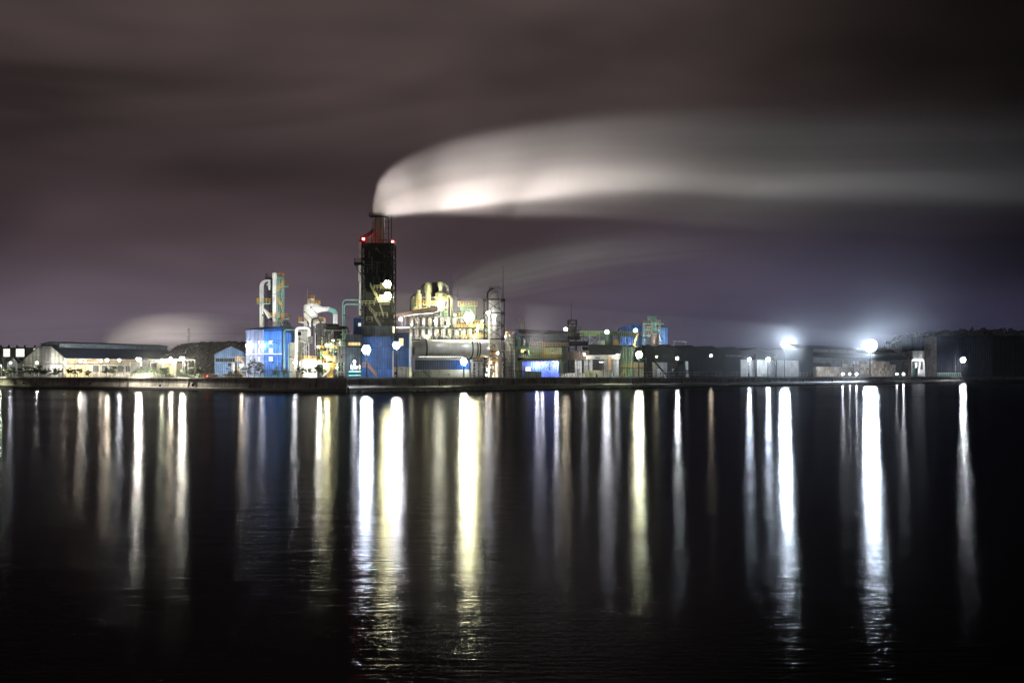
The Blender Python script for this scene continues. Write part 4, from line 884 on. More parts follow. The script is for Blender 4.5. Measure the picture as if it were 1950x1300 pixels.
for py in (570, 595.5, 645): b.box(X(919.5, D), X(962, D), D - .4, D + .1, Z(py + 1, D), Z(py - 1, D)); b.box(X(919.5, D), X(962, D), D + 7, D + 7.4, Z(py + 1, D), Z(py - 1, D)); b.box(X(919.5, D), X(921, D), D, D + 7, Z(py + 1, D), Z(py - 1, D)); b.box(X(960.5, D), X(962, D), D, D + 7, Z(py + 1, D), Z(py - 1, D))
b.build('ring_beam', M['black'], t)
MB().bar((X(958, D), D, Z(570, D)), (X(958, D), D, Z(506, D)), .13, 6, .05).build('antenna', M['black'], t)
b = MB(); b.tube([P(931, 718, D - 1), P(931, 596, D - 1)], .35, 10); b.build('standpipe', M['whitep'], t, 40)
b = MB(); rnd = random.Random(21)
for k in range(26):
    px, py = rnd.uniform(921, 958), rnd.uniform(648, 712); d = rnd.uniform(-.5, 5)
    b.tube(bend([P(px, py, D + d), P(px + rnd.uniform(3, 14), py, D + d), P(px + rnd.uniform(3, 14), py + rnd.uniform(4, 20), D + d)], .3), rnd.uniform(.1, .4), 8)
b.build('pipework', M['silver'], t, 40)
for py in (668, 676, 690): deck(t, 926, 948, py, D - 1.4, 1.4, M['orange'], M['dark'], 1.1)
b = MB(); b.lathe(X(950, D - .5), D - .5, [(1.5, GZ), (1.5, Z(690, D)), (.8, Z(684, D)), (1.7, Z(677, D)), (1.7, Z(676, D)), (.9, Z(660, D)), (.9, Z(648, D))], 16); b.build('lower_vessel', M['silver'], t, 35)
D = 402; t = T('banded_tank', 'cream tank banded with thin dark hoops right of the lattice tower', 'tank', PG(971, D))
cx, r = X(970.8, D), 9.6 * D / F; b = MB(); b.lathe(cx, D + r, [(r, GZ), (r, Z(640, D)), (r * .93, Z(637.5, D)), (r * .5, Z(634.6, D)), (.1, Z(634, D))], 26); b.build('shell', M['white'], t, 35)
b = MB()
for py in range(642, 716, 7): b.lathe(cx, D + r, [(r, Z(py + .5, D)), (r + .07, Z(py + .5, D)), (r + .07, Z(py, D)), (r, Z(py, D))], 26)
for k in range(12): a = math.pi + math.pi * (k + .5) / 12; b.bar((cx + (r + .04) * math.cos(a), D + r + (r + .04) * math.sin(a), GZ), (cx + (r + .04) * math.cos(a), D + r + (r + .04) * math.sin(a), Z(641, D)), .05)
b.build('hoop', M['dark'], t)
MB().rail([(cx + r * .9 * math.cos(k * .5236), D + r + r * .9 * math.sin(k * .5236), Z(637, D)) for k in range(13)], 1.2, .06, .9).build('railing', M['orange'], t)
# ------------------------------------------------------------- sheds and green plant right of the lattice tower
D = 520; t = T('steel_warehouse', 'slate blue warehouse with black roof behind the green plant', 'warehouse', PG(1030, D))
MB().prism([P(968, 690, D), P(1083, 690, D), P(1083, 634, D), P(968, 641, D)], (0, .4, 0)).build('wall', M['slate'], t)
MB().prism([P(968, 690, D + .4), P(986, 690, D + .4), P(986, 627, D + .4), P(977, 633, D + .4), P(968, 641, D + .4)], (0, 26, 0)).build('gable_wall', M['sky_blue'], t)
MB().prism([P(982, 626.5, D - .5), P(1072, 629.8, D - .5), P(1085, 634.2, D - .5), P(994, 632.2, D - .5)], (0, 22, 0)).build('roof', M['roof'], t)
MB().prism([P(1000, 647, D - 3), P(1080, 648, D - 3), P(1080, 652, D - 3), P(1000, 652, D - 3)], (0, 3, 0)).build('canopy', M['roof_blue'], t)
D = 560; t = T('squat_chimney', 'squat cream chimney rising behind the slate blue warehouse', 'chimney', PG(994.5, D))
r = 3.8 * D / F; MB().lathe(X(994.5, D), D, [(r, GZ), (r, Z(613, D)), (r * 1.35, Z(609.5, D)), (r * 1.42, Z(606, D)), (r * .9, Z(605.5, D))], 18).build('shaft', M['cream'], t, 35)
D = 452; t = T('green_plant_house', 'pale green ribbed plant house with yellow gallery and ladder', 'building', PG(1030, D))
MB().bg(980, 1072, 658.5, D + 1.5, 10).build('wall', M['green'], t); MB().bx(1036, 1072, 662, 674, D + .9, .8).build('wall_panel', M['olive'], t)
MB().bx(1070, 1078, 658, 690, D + .8, 8).build('dark_wall', M['dark_green'], t)
for a, c_, py in ((1003, 1033, 658.5), (1033, 1082, 659.5), (1033, 1071, 681.5)): deck(t, a, c_, py, D - .4, 1.8, M['yellow'], M['dark'], 1.7)
b = MB()
for i in range(15): b.bar(P(1033, 680 - i * 2, D - .6), P(1037, 680 - i * 2, D - .6), .08)
for px in (1033, 1037): b.bar(P(px, 682, D - .6), P(px, 650, D - .6), .12)
b.build('ladder', M['yellow'], t)
deck(t, 1012, 1026, 674.5, D - .4, 1.8, M['orange'], M['green_p'], 1.2)
D = 446; t = T('green_duct_frame', 'rounded pale green duct frame beside the banded tank', 'duct', PG(992, D))
b = MB(); b.tube(bend([P(980, 705, D), P(986, 705, D), P(986, 662, D), P(1007, 662, D), P(1007, 676, D)], 2), .75, 10); b.tube(bend([P(982, 643, D), P(988.5, 643, D), P(988.5, 662, D)], 2), .7, 10); b.build('duct', M['green_p'], t, 40)
b = MB(); b.bx(988, 1007, 673, 683, D + 1, 3); b.build('hood', M['green'], t); b = MB()
for i in range(5): b.bx(989 + i * 3.6, 991 + i * 3.6, 674.5, 681, D + .9, .12)
b.build('louvre', M['whitep'], t); window(t, 992, 1001, 664, 671, D + 1, M['winy'], M['yellow'], 3, 2, .1)
b = MB(); b.tube([P(998, 658, D + 1), P(998.5, 650, D + 1), P(997, 644, D + 1)], [.6, .5, .25], 10); b.build('white_nozzle', M['whitep'], t, 40)
D = 432; t = T('blue_shed', 'bright blue shed with tan roof and three round white lamps', 'shed', PG(1030, D))
MB().bg(995, 1064, 687, D, 9).build('wall', mat('royal_blue_cladding', (.05, .09, .48), .5, rib=.9), t); MB().prism([P(986, 688, D - .8), P(1066, 687, D - .8), P(1062, 682, D + 3), P(1002, 682, D + 3)], (0, 8, .2)).build('roof', M['roof_tan'], t)
MB().bx(986, 1000, 681, 686, D + 2.6, 7).build('roof_vent', M['roof'], t); window(t, 1001, 1010, 699, 706, D, M['winw'], M['cream'], 2, 1, .1)
D = 424; t = T('green_containers', 'row of dark green ribbed containers in front of the blue shed', 'container', PG(1014, D))
MB().bg(997, 1031, 707, D, 2.6).build('body', M['green'], t); b = MB()
for i in range(9): b.bx(998 + i * 3.8, 999 + i * 3.8, 707.6, 718, D - .08, .1)
b.build('door_bar', M['dark_green'], t); t['category'] = 'container'; t.name = 'ribbed_container'; ORG[t.name] = ORG['green_containers']; t['label'] = 'long dark green ribbed container in front of the blue shed'
D = 424; t = T('work_gantry', 'orange railed low gantry beside the banded tank', 'gantry', PG(985, D))
deck(t, 974, 997, 706, D, 2, M['orange'], M['dark'], 1.6); b = MB()
for px in (975, 985, 996): b.bar(PG(px, D + .3), P(px, 706, D + .3), .14); b.bar(PG(px, D + 1.7), P(px, 706, D + 1.7), .14)
each(b, 'leg', M['dark'], t)
# bare tree before the shed
D = 421; loc = PG(1047, D); rnd = random.Random(77); t = T('bare_tree', 'bare branching tree in front of the bright blue shed', 'tree', loc)
b = MB(); H_ = Z(683, D) - GZ; b.tube([loc, loc + Vector((.1, 0, H_ * .4)), loc + Vector((-.1, 0, H_ * .75))], [.16, .11, .05], 6)
def twig(p, d, L, r, k):
    q = p + d * L; b.tube([p, q], r, 4, r * .6)
    if k:
        for _ in range(3):
            e = (d + Vector((rnd.uniform(-.8, .8), rnd.uniform(-.6, .6), rnd.uniform(-.25, .5)))).normalized(); twig(p.lerp(q, rnd.uniform(.5, 1)), e, L * rnd.uniform(.6, .85), r * .6, k - 1)
for i in range(7): twig(loc + Vector((0, 0, H_ * rnd.uniform(.3, .7))), Vector((rnd.uniform(-1, 1), rnd.uniform(-.6, .6), rnd.uniform(.1, .9))).normalized(), H_ * .2, .06, 3)
b.build('branches', M['bark'], t)
b = MB()
for k in range(160):
    p = loc + Vector((rnd.gauss(0, 1.3), rnd.gauss(0, .8), H_ * rnd.uniform(.35, 1.0))); s = .12; n1 = Vector((rnd.uniform(-1, 1), rnd.uniform(-1, 1), rnd.uniform(-1, 1))).normalized(); n2 = n1.orthogonal().normalized(); b.quad(p - n1 * s, p + n2 * s, p + n1 * s, p - n2 * s)
b.build('leaves', M['leaf'], t)
# dark tower with antenna
D = 470; t = T('dark_screen_tower', 'dark open screening tower with tall antenna at the conveyor end', 'tower', PG(1090, D))
MB().lattice(X(1083, D), X(1098, D), D, D + 5, GZ, Z(609, D), 6, .2, .13).build('frame', M['black'], t)
b = MB(); b.bx(1084, 1096, 622, 634, D + .4, 4); b.bx(1082, 1104, 634, 646, D + .6, 4); b.bx(1084, 1120, 650, 658, D + 1, 4); b.build('hopper', M['black'], t)
for a, c_, py in ((1081, 1099, 616), (1079, 1106, 628), (1082, 1112, 641), (1080, 1120, 656)): deck(t, a, c_, py, D - .8, 2, M['dark'], M['black'], 1.6, r=.08)
MB().bar(P(1088, 612, D), P(1088, 574, D), .13, 6, .05).build('antenna', M['black'], t)
b = MB(); b.tube([P(1084.5, 614, D + 1), P(1088, 610, D + 1), P(1097, 609.6, D + 1)], .3, 8); b.build('top_pipe', M['dark'], t, 40)
# pale green conveyor gallery to the blue hopper house
D = 490; t = T('conveyor_gallery', 'long pale green conveyor gallery running to the blue hopper house', 'conveyor', P(1100, 636, D))
MB().prism([P(1104, 630.5, D), P(1212, 632, D), P(1212, 640.5, D), P(1104, 639.5, D)], (0, 3, 0)).build('gallery', M['green'], t); b = MB()
b.prism([P(1104, 629.6, D - .3), P(1212, 631.2, D - .3), P(1212, 632.2, D - .3), P(1104, 630.6, D - .3)], (0, 3.6, 0)); b.build('cover', M['olive'], t); b = MB()
for px in (1108, 1123, 1142, 1181, 1195): b.bar(P(px, 640, D + .3), PG(px, D + .3), .22); b.bar(P(px, 640, D + 2.7), PG(px, D + 2.7), .22)
for a, c_ in ((1108, 1123), (1123, 1142), (1181, 1195)): b.bar(P(a, 640, D + .3), P(c_, 656, D + .3), .13); b.bar(P(c_, 640, D + .3), P(a, 656, D + .3), .13)
b.build('trestle', M['teal'], t)
D = 484; t = T('transfer_tank', 'dark upright transfer tank under the green conveyor lamp', 'tank', PG(1160, D))
r = 8 * D / F; MB().lathe(X(1159.5, D), D, [(r * .5, Z(664, D)), (r, Z(655, D)), (r, Z(638, D)), (r * .92, Z(636.6, D))], 20).build('shell', M['dark_green'], t, 35); b = MB()
for px in (1153, 1166): b.bar(P(px, 658, D - 1), PG(px, D - 1), .2); b.bar(P(px, 658, D + 1), PG(px, D + 1), .2)
each(b, 'leg', M['dark'], t); MB().rail([P(1151, 637, D - 2), P(1168, 637, D - 2)], 1.2, .07, 1).build('railing', M['olive'], t)
D = 500; t = T('small_hopper_house', 'small orange lit sloping house behind the transfer tank', 'building', PG(1172, D))
MB().prism([P(1167, 658, D), P(1181, 658, D), P(1177, 646, D), P(1167, 646, D)], (0, 5, 0)).build('wall', M['orange_c'], t); MB().bx(1140, 1152, 647, 657, D, 4).build('cabin', M['white'], t); b = MB()
for px in (1142, 1178): b.bar(P(px, 656, D + 1), PG(px, D + 1), .3)
each(b, 'leg', M['dark'], t)
# low open sheds with dark roofs
D = 462; t = T('open_shed', 'low open shed with brown sloping roof and pale columns', 'shed', PG(1140, D))
MB().prism([P(1068, 669, D), P(1122, 667, D), P(1122, 684, D), P(1068, 680, D)], (0, 14, 0)).build('front_wall', M['brown'], t)
MB().prism([P(1116, 676, D - 1), P(1182, 675, D - 1), P(1186, 658, D + 12), P(1122, 657, D + 12)], (0, .6, .3)).build('roof', M['roof'], t)
MB().prism([P(1116, 676.3, D - .8), P(1182, 675.3, D - .8), P(1180, 684, D - .8), P(1116, 684, D - .8)], (0, .5, 0)).build('fascia', M['cream'], t)
MB().bg(1070, 1178, 684, D + 9, .5).build('back_wall', M['grey'], t); b = MB()
for px, w in ((1095, 13), (1112, 8), (1122, 7), (1151, 8), (1167, 12)): b.bg(px, px + w, 684, D + .4, .8)
each(b, 'column', M['white'], t); MB().bx(1066, 1116, 681, 684.6, D - .9, 2).build('canopy', M['rust'], t)
MB().bx(1133, 1142, 680, 682.8, D - 1, .12).build('name_board', mat('plain_blue_board', (.06, .18, .5), .5), t); MB().bx(1141, 1149, 688.6, 690, D + 6, .2).build('strip_light', emis('strip', (1, .96, .9), 4), t)
MB().bx(1158.5, 1164.5, 679, 704, D - 1.2, .5).build('yellow_post', M['orange_c'], t)
D = 446; t = T('yard_wall', 'white lit yard wall between the blue shed and the cream containers', 'wall', PG(1090, D))
MB().bg(1064, 1115, 710.5, D, .5).build('face', M['white'], t); MB().bx(1063.6, 1115.4, 709.8, 710.6, D - .1, .7).build('coping', M['conc'], t)
for px0, px1, py, m_, lab in ((1114.5, 1127.5, 705, M['olive'], 'bright yellowish box container at the end of the white yard wall'), (1147.5, 1161, 703.5, M['cream_rib'], 'cream ribbed box container beside the yellow post')):
    D = 447; t = T('box_container', lab, 'container', PG(px0, D), 'box containers on the quay'); MB().bg(px0, px1, py, D, 3).build('body', m_, t)
    b = MB(); b.bx(px0 + 1, px0 + 1.5, py + .7, 718.6, D - .06, .08); b.bx(px1 - 5, px1 - 4.5, py + .7, 718.6, D - .06, .08); b.build('locking_bar', M['dark'], t)
D = 447; t = T('rounded_tank', 'cream round topped tank cabin with a small dark hatch', 'tank', PG(1137, D))
MB().prism([PG(1128, D), PG(1147, D), P(1147, 708, D), P(1145.5, 705.8, D), P(1142, 704.8, D), P(1129, 704.8, D), P(1128, 706, D)], (0, 3.2, 0)).build('shell', M['cream'], t); MB().bx(1134.6, 1137.6, 713.5, 718, D - .06, .1).build('hatch', M['black'], t)
D = 452; t = T('spoil_gate', 'dark post gate frame on the quay before the white yard wall', 'gate', PG(1104, 440))
b = MB()
for px in (1099.5, 1101.5, 1109): b.bg(px, px + .9, 702.5, 440, .3)
each(b, 'post', M['dark'], t)
# ------------------------------------------------------------- blue hopper house
D = 525; t = T('hopper_house', 'blue hopper house split around a pale bucket elevator tower', 'building', PG(1226, D))
MB().prism([P(1181.5, 720, D), P(1231, 720, D), P(1231, 620, D), P(1207, 617, D), P(1181.5, 623.5, D)], (0, 14, 0)).build('wall', M['blue'], t); MB().bx(1250, 1272, 623.5, 660, D + 2, 12).build('wall', M['sky_blue'], t)
MB().prism([P(1230, 617.5, D - .5), P(1275, 621.5, D - .5), P(1275, 623, D - .5), P(1230, 619.5, D - .5)], (0, 14, 0)).build('roof', M['roof_blue'], t)
D = 516; t = T('bucket_elevator', 'pale bucket elevator tower with orange platforms on the blue hopper house', 'elevator', PG(1246, D))
b = MB(); b.bx(1241, 1245, 603, 646, D, 1.4); b.bx(1247, 1250.5, 602, 646, D, 1.4); b.bx(1234, 1250.5, 602, 609, D - .1, 2.4); b.build('casing', M['teal'], t)
MB().lattice(X(1227, D), X(1257, D), D - .6, D + 6, GZ, Z(611, D), 6, .17, .11).build('frame', M['green_p'], t)
for a, c_, py in ((1226, 1258, 616), (1224, 1258, 627), (1222, 1244, 638)): deck(t, a, c_, py, D - 2, 2, M['orange'], M['teal'], 1.9, r=.09)
MB().prism([P(1240, 615, D - 2.2), P(1264, 615, D - 2.2), P(1264, 617, D - 2.2), P(1240, 617, D - 2.2)], (0, 3, 0)).build('rain_hood', M['teal'], t)
b = MB(); b.lathe(X(1248, D - 3), D - 3, [(.6, Z(664, D)), (2.2, Z(656, D)), (2.2, Z(637, D)), (1.9, Z(636, D))], 16); b.build('surge_bin', M['rust'], t, 35)
MB().prism([P(1204, 660, D - 3), P(1214, 634, D - 3), P(1217, 635, D - 3), P(1208, 660, D - 3)], (0, 1.4, 0)).build('chute', M['orange'], t); b = MB()
b.prism([P(1226, 641, D - 1), P(1262, 652, D - 1), P(1262, 654, D - 1), P(1226, 643, D - 1)], (0, 2, 0)); b.build('cross_chute', M['rust'], t)
D = 470; t = T('green_silo_stand', 'pale green columned silo stand behind the bright yard lamp', 'steel structure', PG(1205, D))
b = MB(); b.bx(1184, 1206, 660, 716, D + 3, 6); b.build('wall', M['green'], t); b = MB()
for px in (1186, 1191, 1196, 1201): b.tube([PG(px, D + 1.5), P(px, 661, D + 1.5)], .55, 10)
each(b, 'column', M['green_p'], t, 40); MB().bg(1207, 1226, 690, D + 4, 5).build('cabin', M['cream_rib'], t); MB().bx(1206, 1227, 688.5, 690.4, D + 3.6, 5.8).build('cabin_roof', M['dark_green'], t)
deck(t, 1183, 1224, 700, D + .6, 1.2, M['yellow'], M['dark'], 1.6)
b = MB(); b.tube(bend([P(1182, 717, D - 2), P(1184, 710, D - 2), P(1190, 706, D - 2), P(1192, 712, D - 2)], 1), .3, 8); b.build('hose_reel', M['yellow'], t, 40)
# ------------------------------------------------------------- black warehouses
A, B = Vector((X(1228, 496), 496, 0)), Vector((X(1549, 628), 628, 0)); dv = B - A; L = dv.length; dn = dv.normalized(); bk = Vector((-dn.y, dn.x, 0)); bk = bk if bk.y > 0 else -bk
def q(f, z, off=0.0): return A + dv * f - bk * off + Vector((0, 0, z))
def fx(px):                                                  # fraction along the front for a column of the picture
    a = (px - CX) / F; return (a * A.y - A.x) / (dv.x - a * dv.y)
bounds = [1228, 1250, 1293, 1335, 1376, 1416.5, 1462]; peaks = [1230, 1271.5, 1315, 1355.5, 1397, 1437]
labs = ['black warehouse bay next to the bright yard lamp', 'black warehouse bay with the grey panel painted as a lit opening', 'black warehouse bay with the white striped door post', 'black warehouse bay below the portal frame on the roof', 'plain black warehouse bay right of the warm wall lamp', 'black warehouse bay with the first pale concrete panel']
for i in range(6):
    f0, f1, fp = fx(bounds[i]), fx(bounds[i + 1]), fx(peaks[i]) if i else fx(1229)
    t = T('warehouse_bay', labs[i], 'warehouse', q(f0, GZ), 'black multi-gabled warehouse bays')
    zb, zp = 20.0, 21.6 if i not in (0,) else 20.6
    prof = []
    for k in range(9):
        f = f0 + (fp - f0) * k / 8; prof.append(q(f, zb + (zp - zb) * (k / 8) ** 1.7))
    for k in range(1, 9):
        f = fp + (f1 - fp) * k / 8; prof.append(q(f, zb + (zp - zb) * (1 - k / 8) ** 1.7))
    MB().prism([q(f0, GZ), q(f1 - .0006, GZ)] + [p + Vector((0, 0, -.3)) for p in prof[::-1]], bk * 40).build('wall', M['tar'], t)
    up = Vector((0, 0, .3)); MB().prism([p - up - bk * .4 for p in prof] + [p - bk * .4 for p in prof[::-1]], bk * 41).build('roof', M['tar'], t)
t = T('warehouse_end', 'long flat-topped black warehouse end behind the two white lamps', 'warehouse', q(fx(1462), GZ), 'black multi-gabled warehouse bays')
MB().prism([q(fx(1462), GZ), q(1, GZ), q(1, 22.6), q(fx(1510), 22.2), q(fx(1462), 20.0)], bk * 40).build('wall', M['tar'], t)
def panel(parent, name, px0, px1, z0, z1, m_, off=.12): return MB().prism([q(fx(px0), z0, 0), q(fx(px1), z0, 0), q(fx(px1), z1, 0), q(fx(px0), z1, 0)], -bk * off).build(name, m_, parent)
def root_named(lab): return [o for o in bpy.data.objects if o.get('label') == lab][0]
r1 = root_named(labs[0]); r2 = root_named(labs[1]); r5 = root_named(labs[5])
panel(r1, 'lit_opening_panel', 1242, 1249.8, GZ, 12.2, M['conc']); panel(r2, 'lit_opening_panel', 1250.2, 1270, GZ, 12.2, M['grey']); panel(r2, 'inner_shutter', 1250.2, 1259.5, GZ, 9, M['white'], .2)  # panels coloured grey and pale for the lit inside of an opening
r3 = root_named(labs[2]); panel(r3, 'door_post', 1304.5, 1309.5, GZ + .5, 13, M['whitep'], .3); panel(r3, 'door_stripe', 1304.5, 1309.5, GZ + 1.6, 8.6, M['blue_deep'], .36); panel(r3, 'yellow_base', 1304.5, 1310, GZ + .2, GZ + 1.6, M['yellow'], .42)
panel(r2, 'notice_board', 1279.5, 1283.5, 7.4, 9.0, M['white'], .2)
panel(r5, 'eaves_panel', 1378, 1410, 16.1, 17.0, M['dull'], 1.0)
panel(r5, 'concrete_panel', 1409.5, 1437.2, GZ, 14.6, M['conc'], .25)
panel(t, 'concrete_panel', 1462.2, 1475, GZ, 14.6, M['conc'], .25); panel(r5, 'concrete_panel', 1439.2, 1461.8, GZ, 14.6, M['conc'], .25); panel(t, 'concrete_panel', 1477.2, 1520, GZ, 14.8, M['conc'], .22)
panel(r5, 'column', 1437.2, 1439.2, GZ, 18, M['black'], .8); panel(t, 'column', 1475, 1477.2, GZ, 18, M['black'], .8)
a0 = q(fx(1337), 21, -18); a1 = q(fx(1360), 21, -18)
t = T('portal_frame', 'pale steel portal frame standing on the black warehouse roof', 'frame', a0)
b = MB(); h = Vector((0, 0, 3.4)); b.bar(a0, a0 + h, .35); b.bar(a1, a1 + h, .35); b.bar(a0 + h - dn * .8, a1 + h + dn * .8, .32); b.bar(a0 + h * .6, a0 + h + dn * 1.4, .16); b.bar(a1 + h * .6, a1 + h - dn * 1.4, .16); b.build('beam', M['cream'], t)
# slanting booms on the quay edge
for (pa, pb, D0, lab) in (((1244, 685), (1273.5, 719), 482, 'long black boom slanting down to the quay in front of the grey opening panel'), ((1298.5, 689), (1280.5, 710), 486, 'short black boom slanting up beside the white wall lamp')):
    a, b_ = P(*pa, D0), P(*pb, D0); t = T('loader_boom', lab, 'boom', b_, 'black loader booms'); m_ = MB(); m_.bar(a, b_, .38); m_.bar(a + Vector((0, 1.4, 0)), b_ + Vector((0, 1.4, 0)), .38)
    for k in range(8): m_.bar(a.lerp(b_, k / 8), a.lerp(b_, (k + 1) / 8) + Vector((0, 1.4, 0)), .14)
    m_.build('boom', M['black'], t); MB().prism([PG(pb[0] - 3.6, D0), PG(pb[0] + 3.6, D0), Vector((b_.x + .6, D0, max(b_.z, GZ + .4) + .3)), Vector((b_.x - .6, D0, max(b_.z, GZ + .4) + .3))], (0, 1.4, 0)).build('footing', M['dark'], t)
D = 478; t = T('sliding_post', 'tall black post at the left edge of the black warehouse', 'post', PG(1228, D)); MB().bg(1226.6, 1229.4, 684, D, .8).build('post', M['black'], t); MB().bx(1225.6, 1230.4, 683, 684.6, D - .2, 1.2).build('cap', M['dark'], t)
# ------------------------------------------------------------- bale stacks and their shed
A, B = Vector((X(1550, 640), 640, 0)), Vector((X(1702, 738), 738, 0)); dv = B - A; dn = dv.normalized(); bk = Vector((-dn.y, dn.x, 0)); bk = bk if bk.y > 0 else -bk; L = dv.length
bm_ = MB(); bw, bh, bd = L / 46 * .93, 2.2, 3.2
rnd = random.Random(31)
def bale_mesh(seed):
    r_ = random.Random(seed); mb = MB(); j = lambda: r_.uniform(-.1, .1)
    for i, (w, z) in enumerate(((.46, 0), (.5, .1), (.5, .9), (.46, 1))): pass
    n = 4; vs = []
    for z in (0, .12, .5, .88, 1):
        k = .5 if 0 < z < 1 else .46
        for u, v in ((-1, -1), (0, -1.04), (1, -1), (1, 1), (0, 1), (-1, 1)): vs.append(dn * (u * k * bw + j()) + bk * (v * .5 * bd + j()) + Vector((0, 0, z * bh)))
    fs = [tuple(range(6))[::-1], tuple(range(24, 30))] + [(a * 6 + i, a * 6 + (i + 1) % 6, a * 6 + 6 + (i + 1) % 6, a * 6 + 6 + i) for a in range(4) for i in range(6)]
    mb.add(vs, fs)
    for u in (-.22, .22): mb.cur = 1; mb.prism([dn * (u * bw - .04) - bk * bd * .56 + Vector((0, 0, .1)), dn * (u * bw + .04) - bk * bd * .56 + Vector((0, 0, .1)), dn * (u * bw + .04) - bk * bd * .56 + Vector((0, 0, bh - .1)), dn * (u * bw - .04) - bk * bd * .56 + Vector((0, 0, bh - .1))], bk * .1)
    return mb
tints = [M['bale'], mat('baled_card', (.40, .33, .25), .9, var=.5, scale=1.6, stain=.5), mat('baled_pale_paper', (.52, .48, .44), .9, var=.45, scale=1.8, stain=.4)]
protos = [bale_mesh(s).build('paper_bale', [tints[s % 3], M['dark']]) for s in range(6)]
nb = 0
for i in range(46):
    f = (i + .5) / 46
    rows = 3 if i < 16 else 5
    if i in (9, 14, 39): rows -= 1
    if i > 41: rows = 4
    for k in range(rows):
        if nb < 6: o = protos[nb]
        else: o = protos[rnd.randrange(6)].copy(); COL.objects.link(o)
        nb += 1
        p = A + dv * f + Vector((0, 0, GZ + k * (bh + .03))) + bk * rnd.uniform(-.25, .25)
        o.location = p; ORG[o.name] = p
        o['label'] = 'brown paper bale stacked with many others under the brightest floodlight'; o['category'] = 'bale'; o['group'] = 'stacked paper bales on the quay'
t = T('bale_shed', 'wide grey open shed standing behind the stacked bales', 'shed', A + bk * 4 + Vector((0, 0, GZ)))
def q2(f, z, off=0.0): return A + dv * f + bk * off + Vector((0, 0, z))
m_ = MB(); m_.prism([q2(-.02, GZ, 5), q2(1.22, GZ, 5), q2(1.22, 23, 5), q2(-.02, 23, 5)], bk * 30); m_.build('wall', M['dull'], t)
MB().prism([q2(-.02, 17.6, 1), q2(.28, 17.6, 1), q2(.33, 15.8, 1), q2(.26, 15.4, 1), q2(-.02, 15.4, 1)], bk * 4).build('fascia', M['dull'], t)
MB().prism([q2(-.04, 17.4, -.5), q2(-.04, 25.5, 14), q2(-.04, 25.9, 14), q2(-.04, 17.9, -.5)], dv * 1.27).build('roof', M['tar'], t)
MB().prism([q2(.0, GZ, 4.7), q2(.27, GZ, 4.7), q2(.27, 14, 4.7), q2(.0, 14, 4.7)], bk * .2).build('opening_shade_panel', M['black'], t)  # flat black panel: the shade of an opening put into its colour
# ------------------------------------------------------------- far right building
D = 800; t = T('end_building', 'huge dark blue building filling the right end of the quay', 'building', PG(1840, D))
MB().prism([PG(1760, D + 20), PG(1784, D), P(1784, 640, D), P(1760, 641.5, D + 20)], (12, 6, 0)).build('corner_wall', M['white'], t)  # same building; the light on this face is put into its pale colour
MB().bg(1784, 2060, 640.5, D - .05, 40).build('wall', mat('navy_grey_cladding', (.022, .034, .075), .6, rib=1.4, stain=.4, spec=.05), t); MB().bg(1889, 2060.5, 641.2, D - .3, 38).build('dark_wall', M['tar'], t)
MB().prism([P(1758, 641.4, D + 20), P(1784, 640, D - .8), P(1784, 638.8, D - .8), P(1758, 640, D + 20)], (60, 8, 0)).build('roof', M['roof'], t); MB().bx(1784, 2062, 639, 640.6, D - 1, 41).build('parapet', M['roof'], t)
MB().bx(1736, 1760, 641, 668, D + 8, 20).build('upper_bay', mat('navy_grey_cladding', (0, 0, 0)), t)
t = T('crane_shed', 'white lit shed opening with leaning grab between the bales and the end building', 'shed', PG(1748, D - 20)); D = 780
b = MB(); b.bg(1735, 1738, 670, D, 6); b.bx(1735, 1761, 668, 685.5, D, 6); b.bg(1758.5, 1761, 670, D, 6); b.build('portal', M['white'], t); MB().bg(1738, 1759, 685, D + 5, .5).build('back_wall', M['slate'], t)
MB().bx(1738.5, 1758, 685.2, 686.6, D - .4, .5).build('strip_light', emis('strip_bright', (.95, .97, 1), 14), t); MB().bg(1737.5, 1742, 701, D + .5, 3).build('green_door', M['gate'], t)
b = MB(); b.prism([P(1747, 718, D + 1), P(1749.5, 718, D + 1), P(1754, 688, D + 1), P(1751, 688, D + 1)], (0, 2, 0)); b.bx(1742, 1747, 690, 700, D + 1, 3); b.bg(1751, 1758, 704, D + 1, 3); b.build('grab', M['steel'], t)
D = 792; t = T('site_fence', 'green panelled fence with white top rail lit in front of the end building', 'fence', PG(1807, D)); MB().bg(1786, 1829, 711, D, .2).build('mesh_panel', M['gate'], t); MB().bx(1785, 1830, 709.6, 711, D - .2, .6).build('top_rail', M['whitep'], t)
b = MB()
for i in range(12): b.bg(1785.5 + i * 4, 1786.2 + i * 4, 711, D - .15, .2)
each(b, 'post', M['whitep'], t)
heap('scrap_heap', [(1668, 719), (1680, 664), (1695, 647), (1712, 642), (1726, 640), (1745, 635), (1765, 632), (1795, 628.5), (1840, 626), (1880, 626), (1930, 627), (2060, 631)], 960, 190, 'pale broken rubble heap behind the dark end building', 2.6, 2.2, pale=.5)
def vol_box(name, lo, hi, mat):
    me = bpy.data.meshes.new(name); bm = bmesh.new()
    bmesh.ops.create_cube(bm, size=1.0)
    for v in bm.verts: v.co = Vector([(lo[i] + hi[i]) / 2 + v.co[i] * (hi[i] - lo[i]) for i in range(3)])
    bm.to_mesh(me); bm.free(); me.materials.append(mat)
    o = bpy.data.objects.new(name, me); COL.objects.link(o); return o
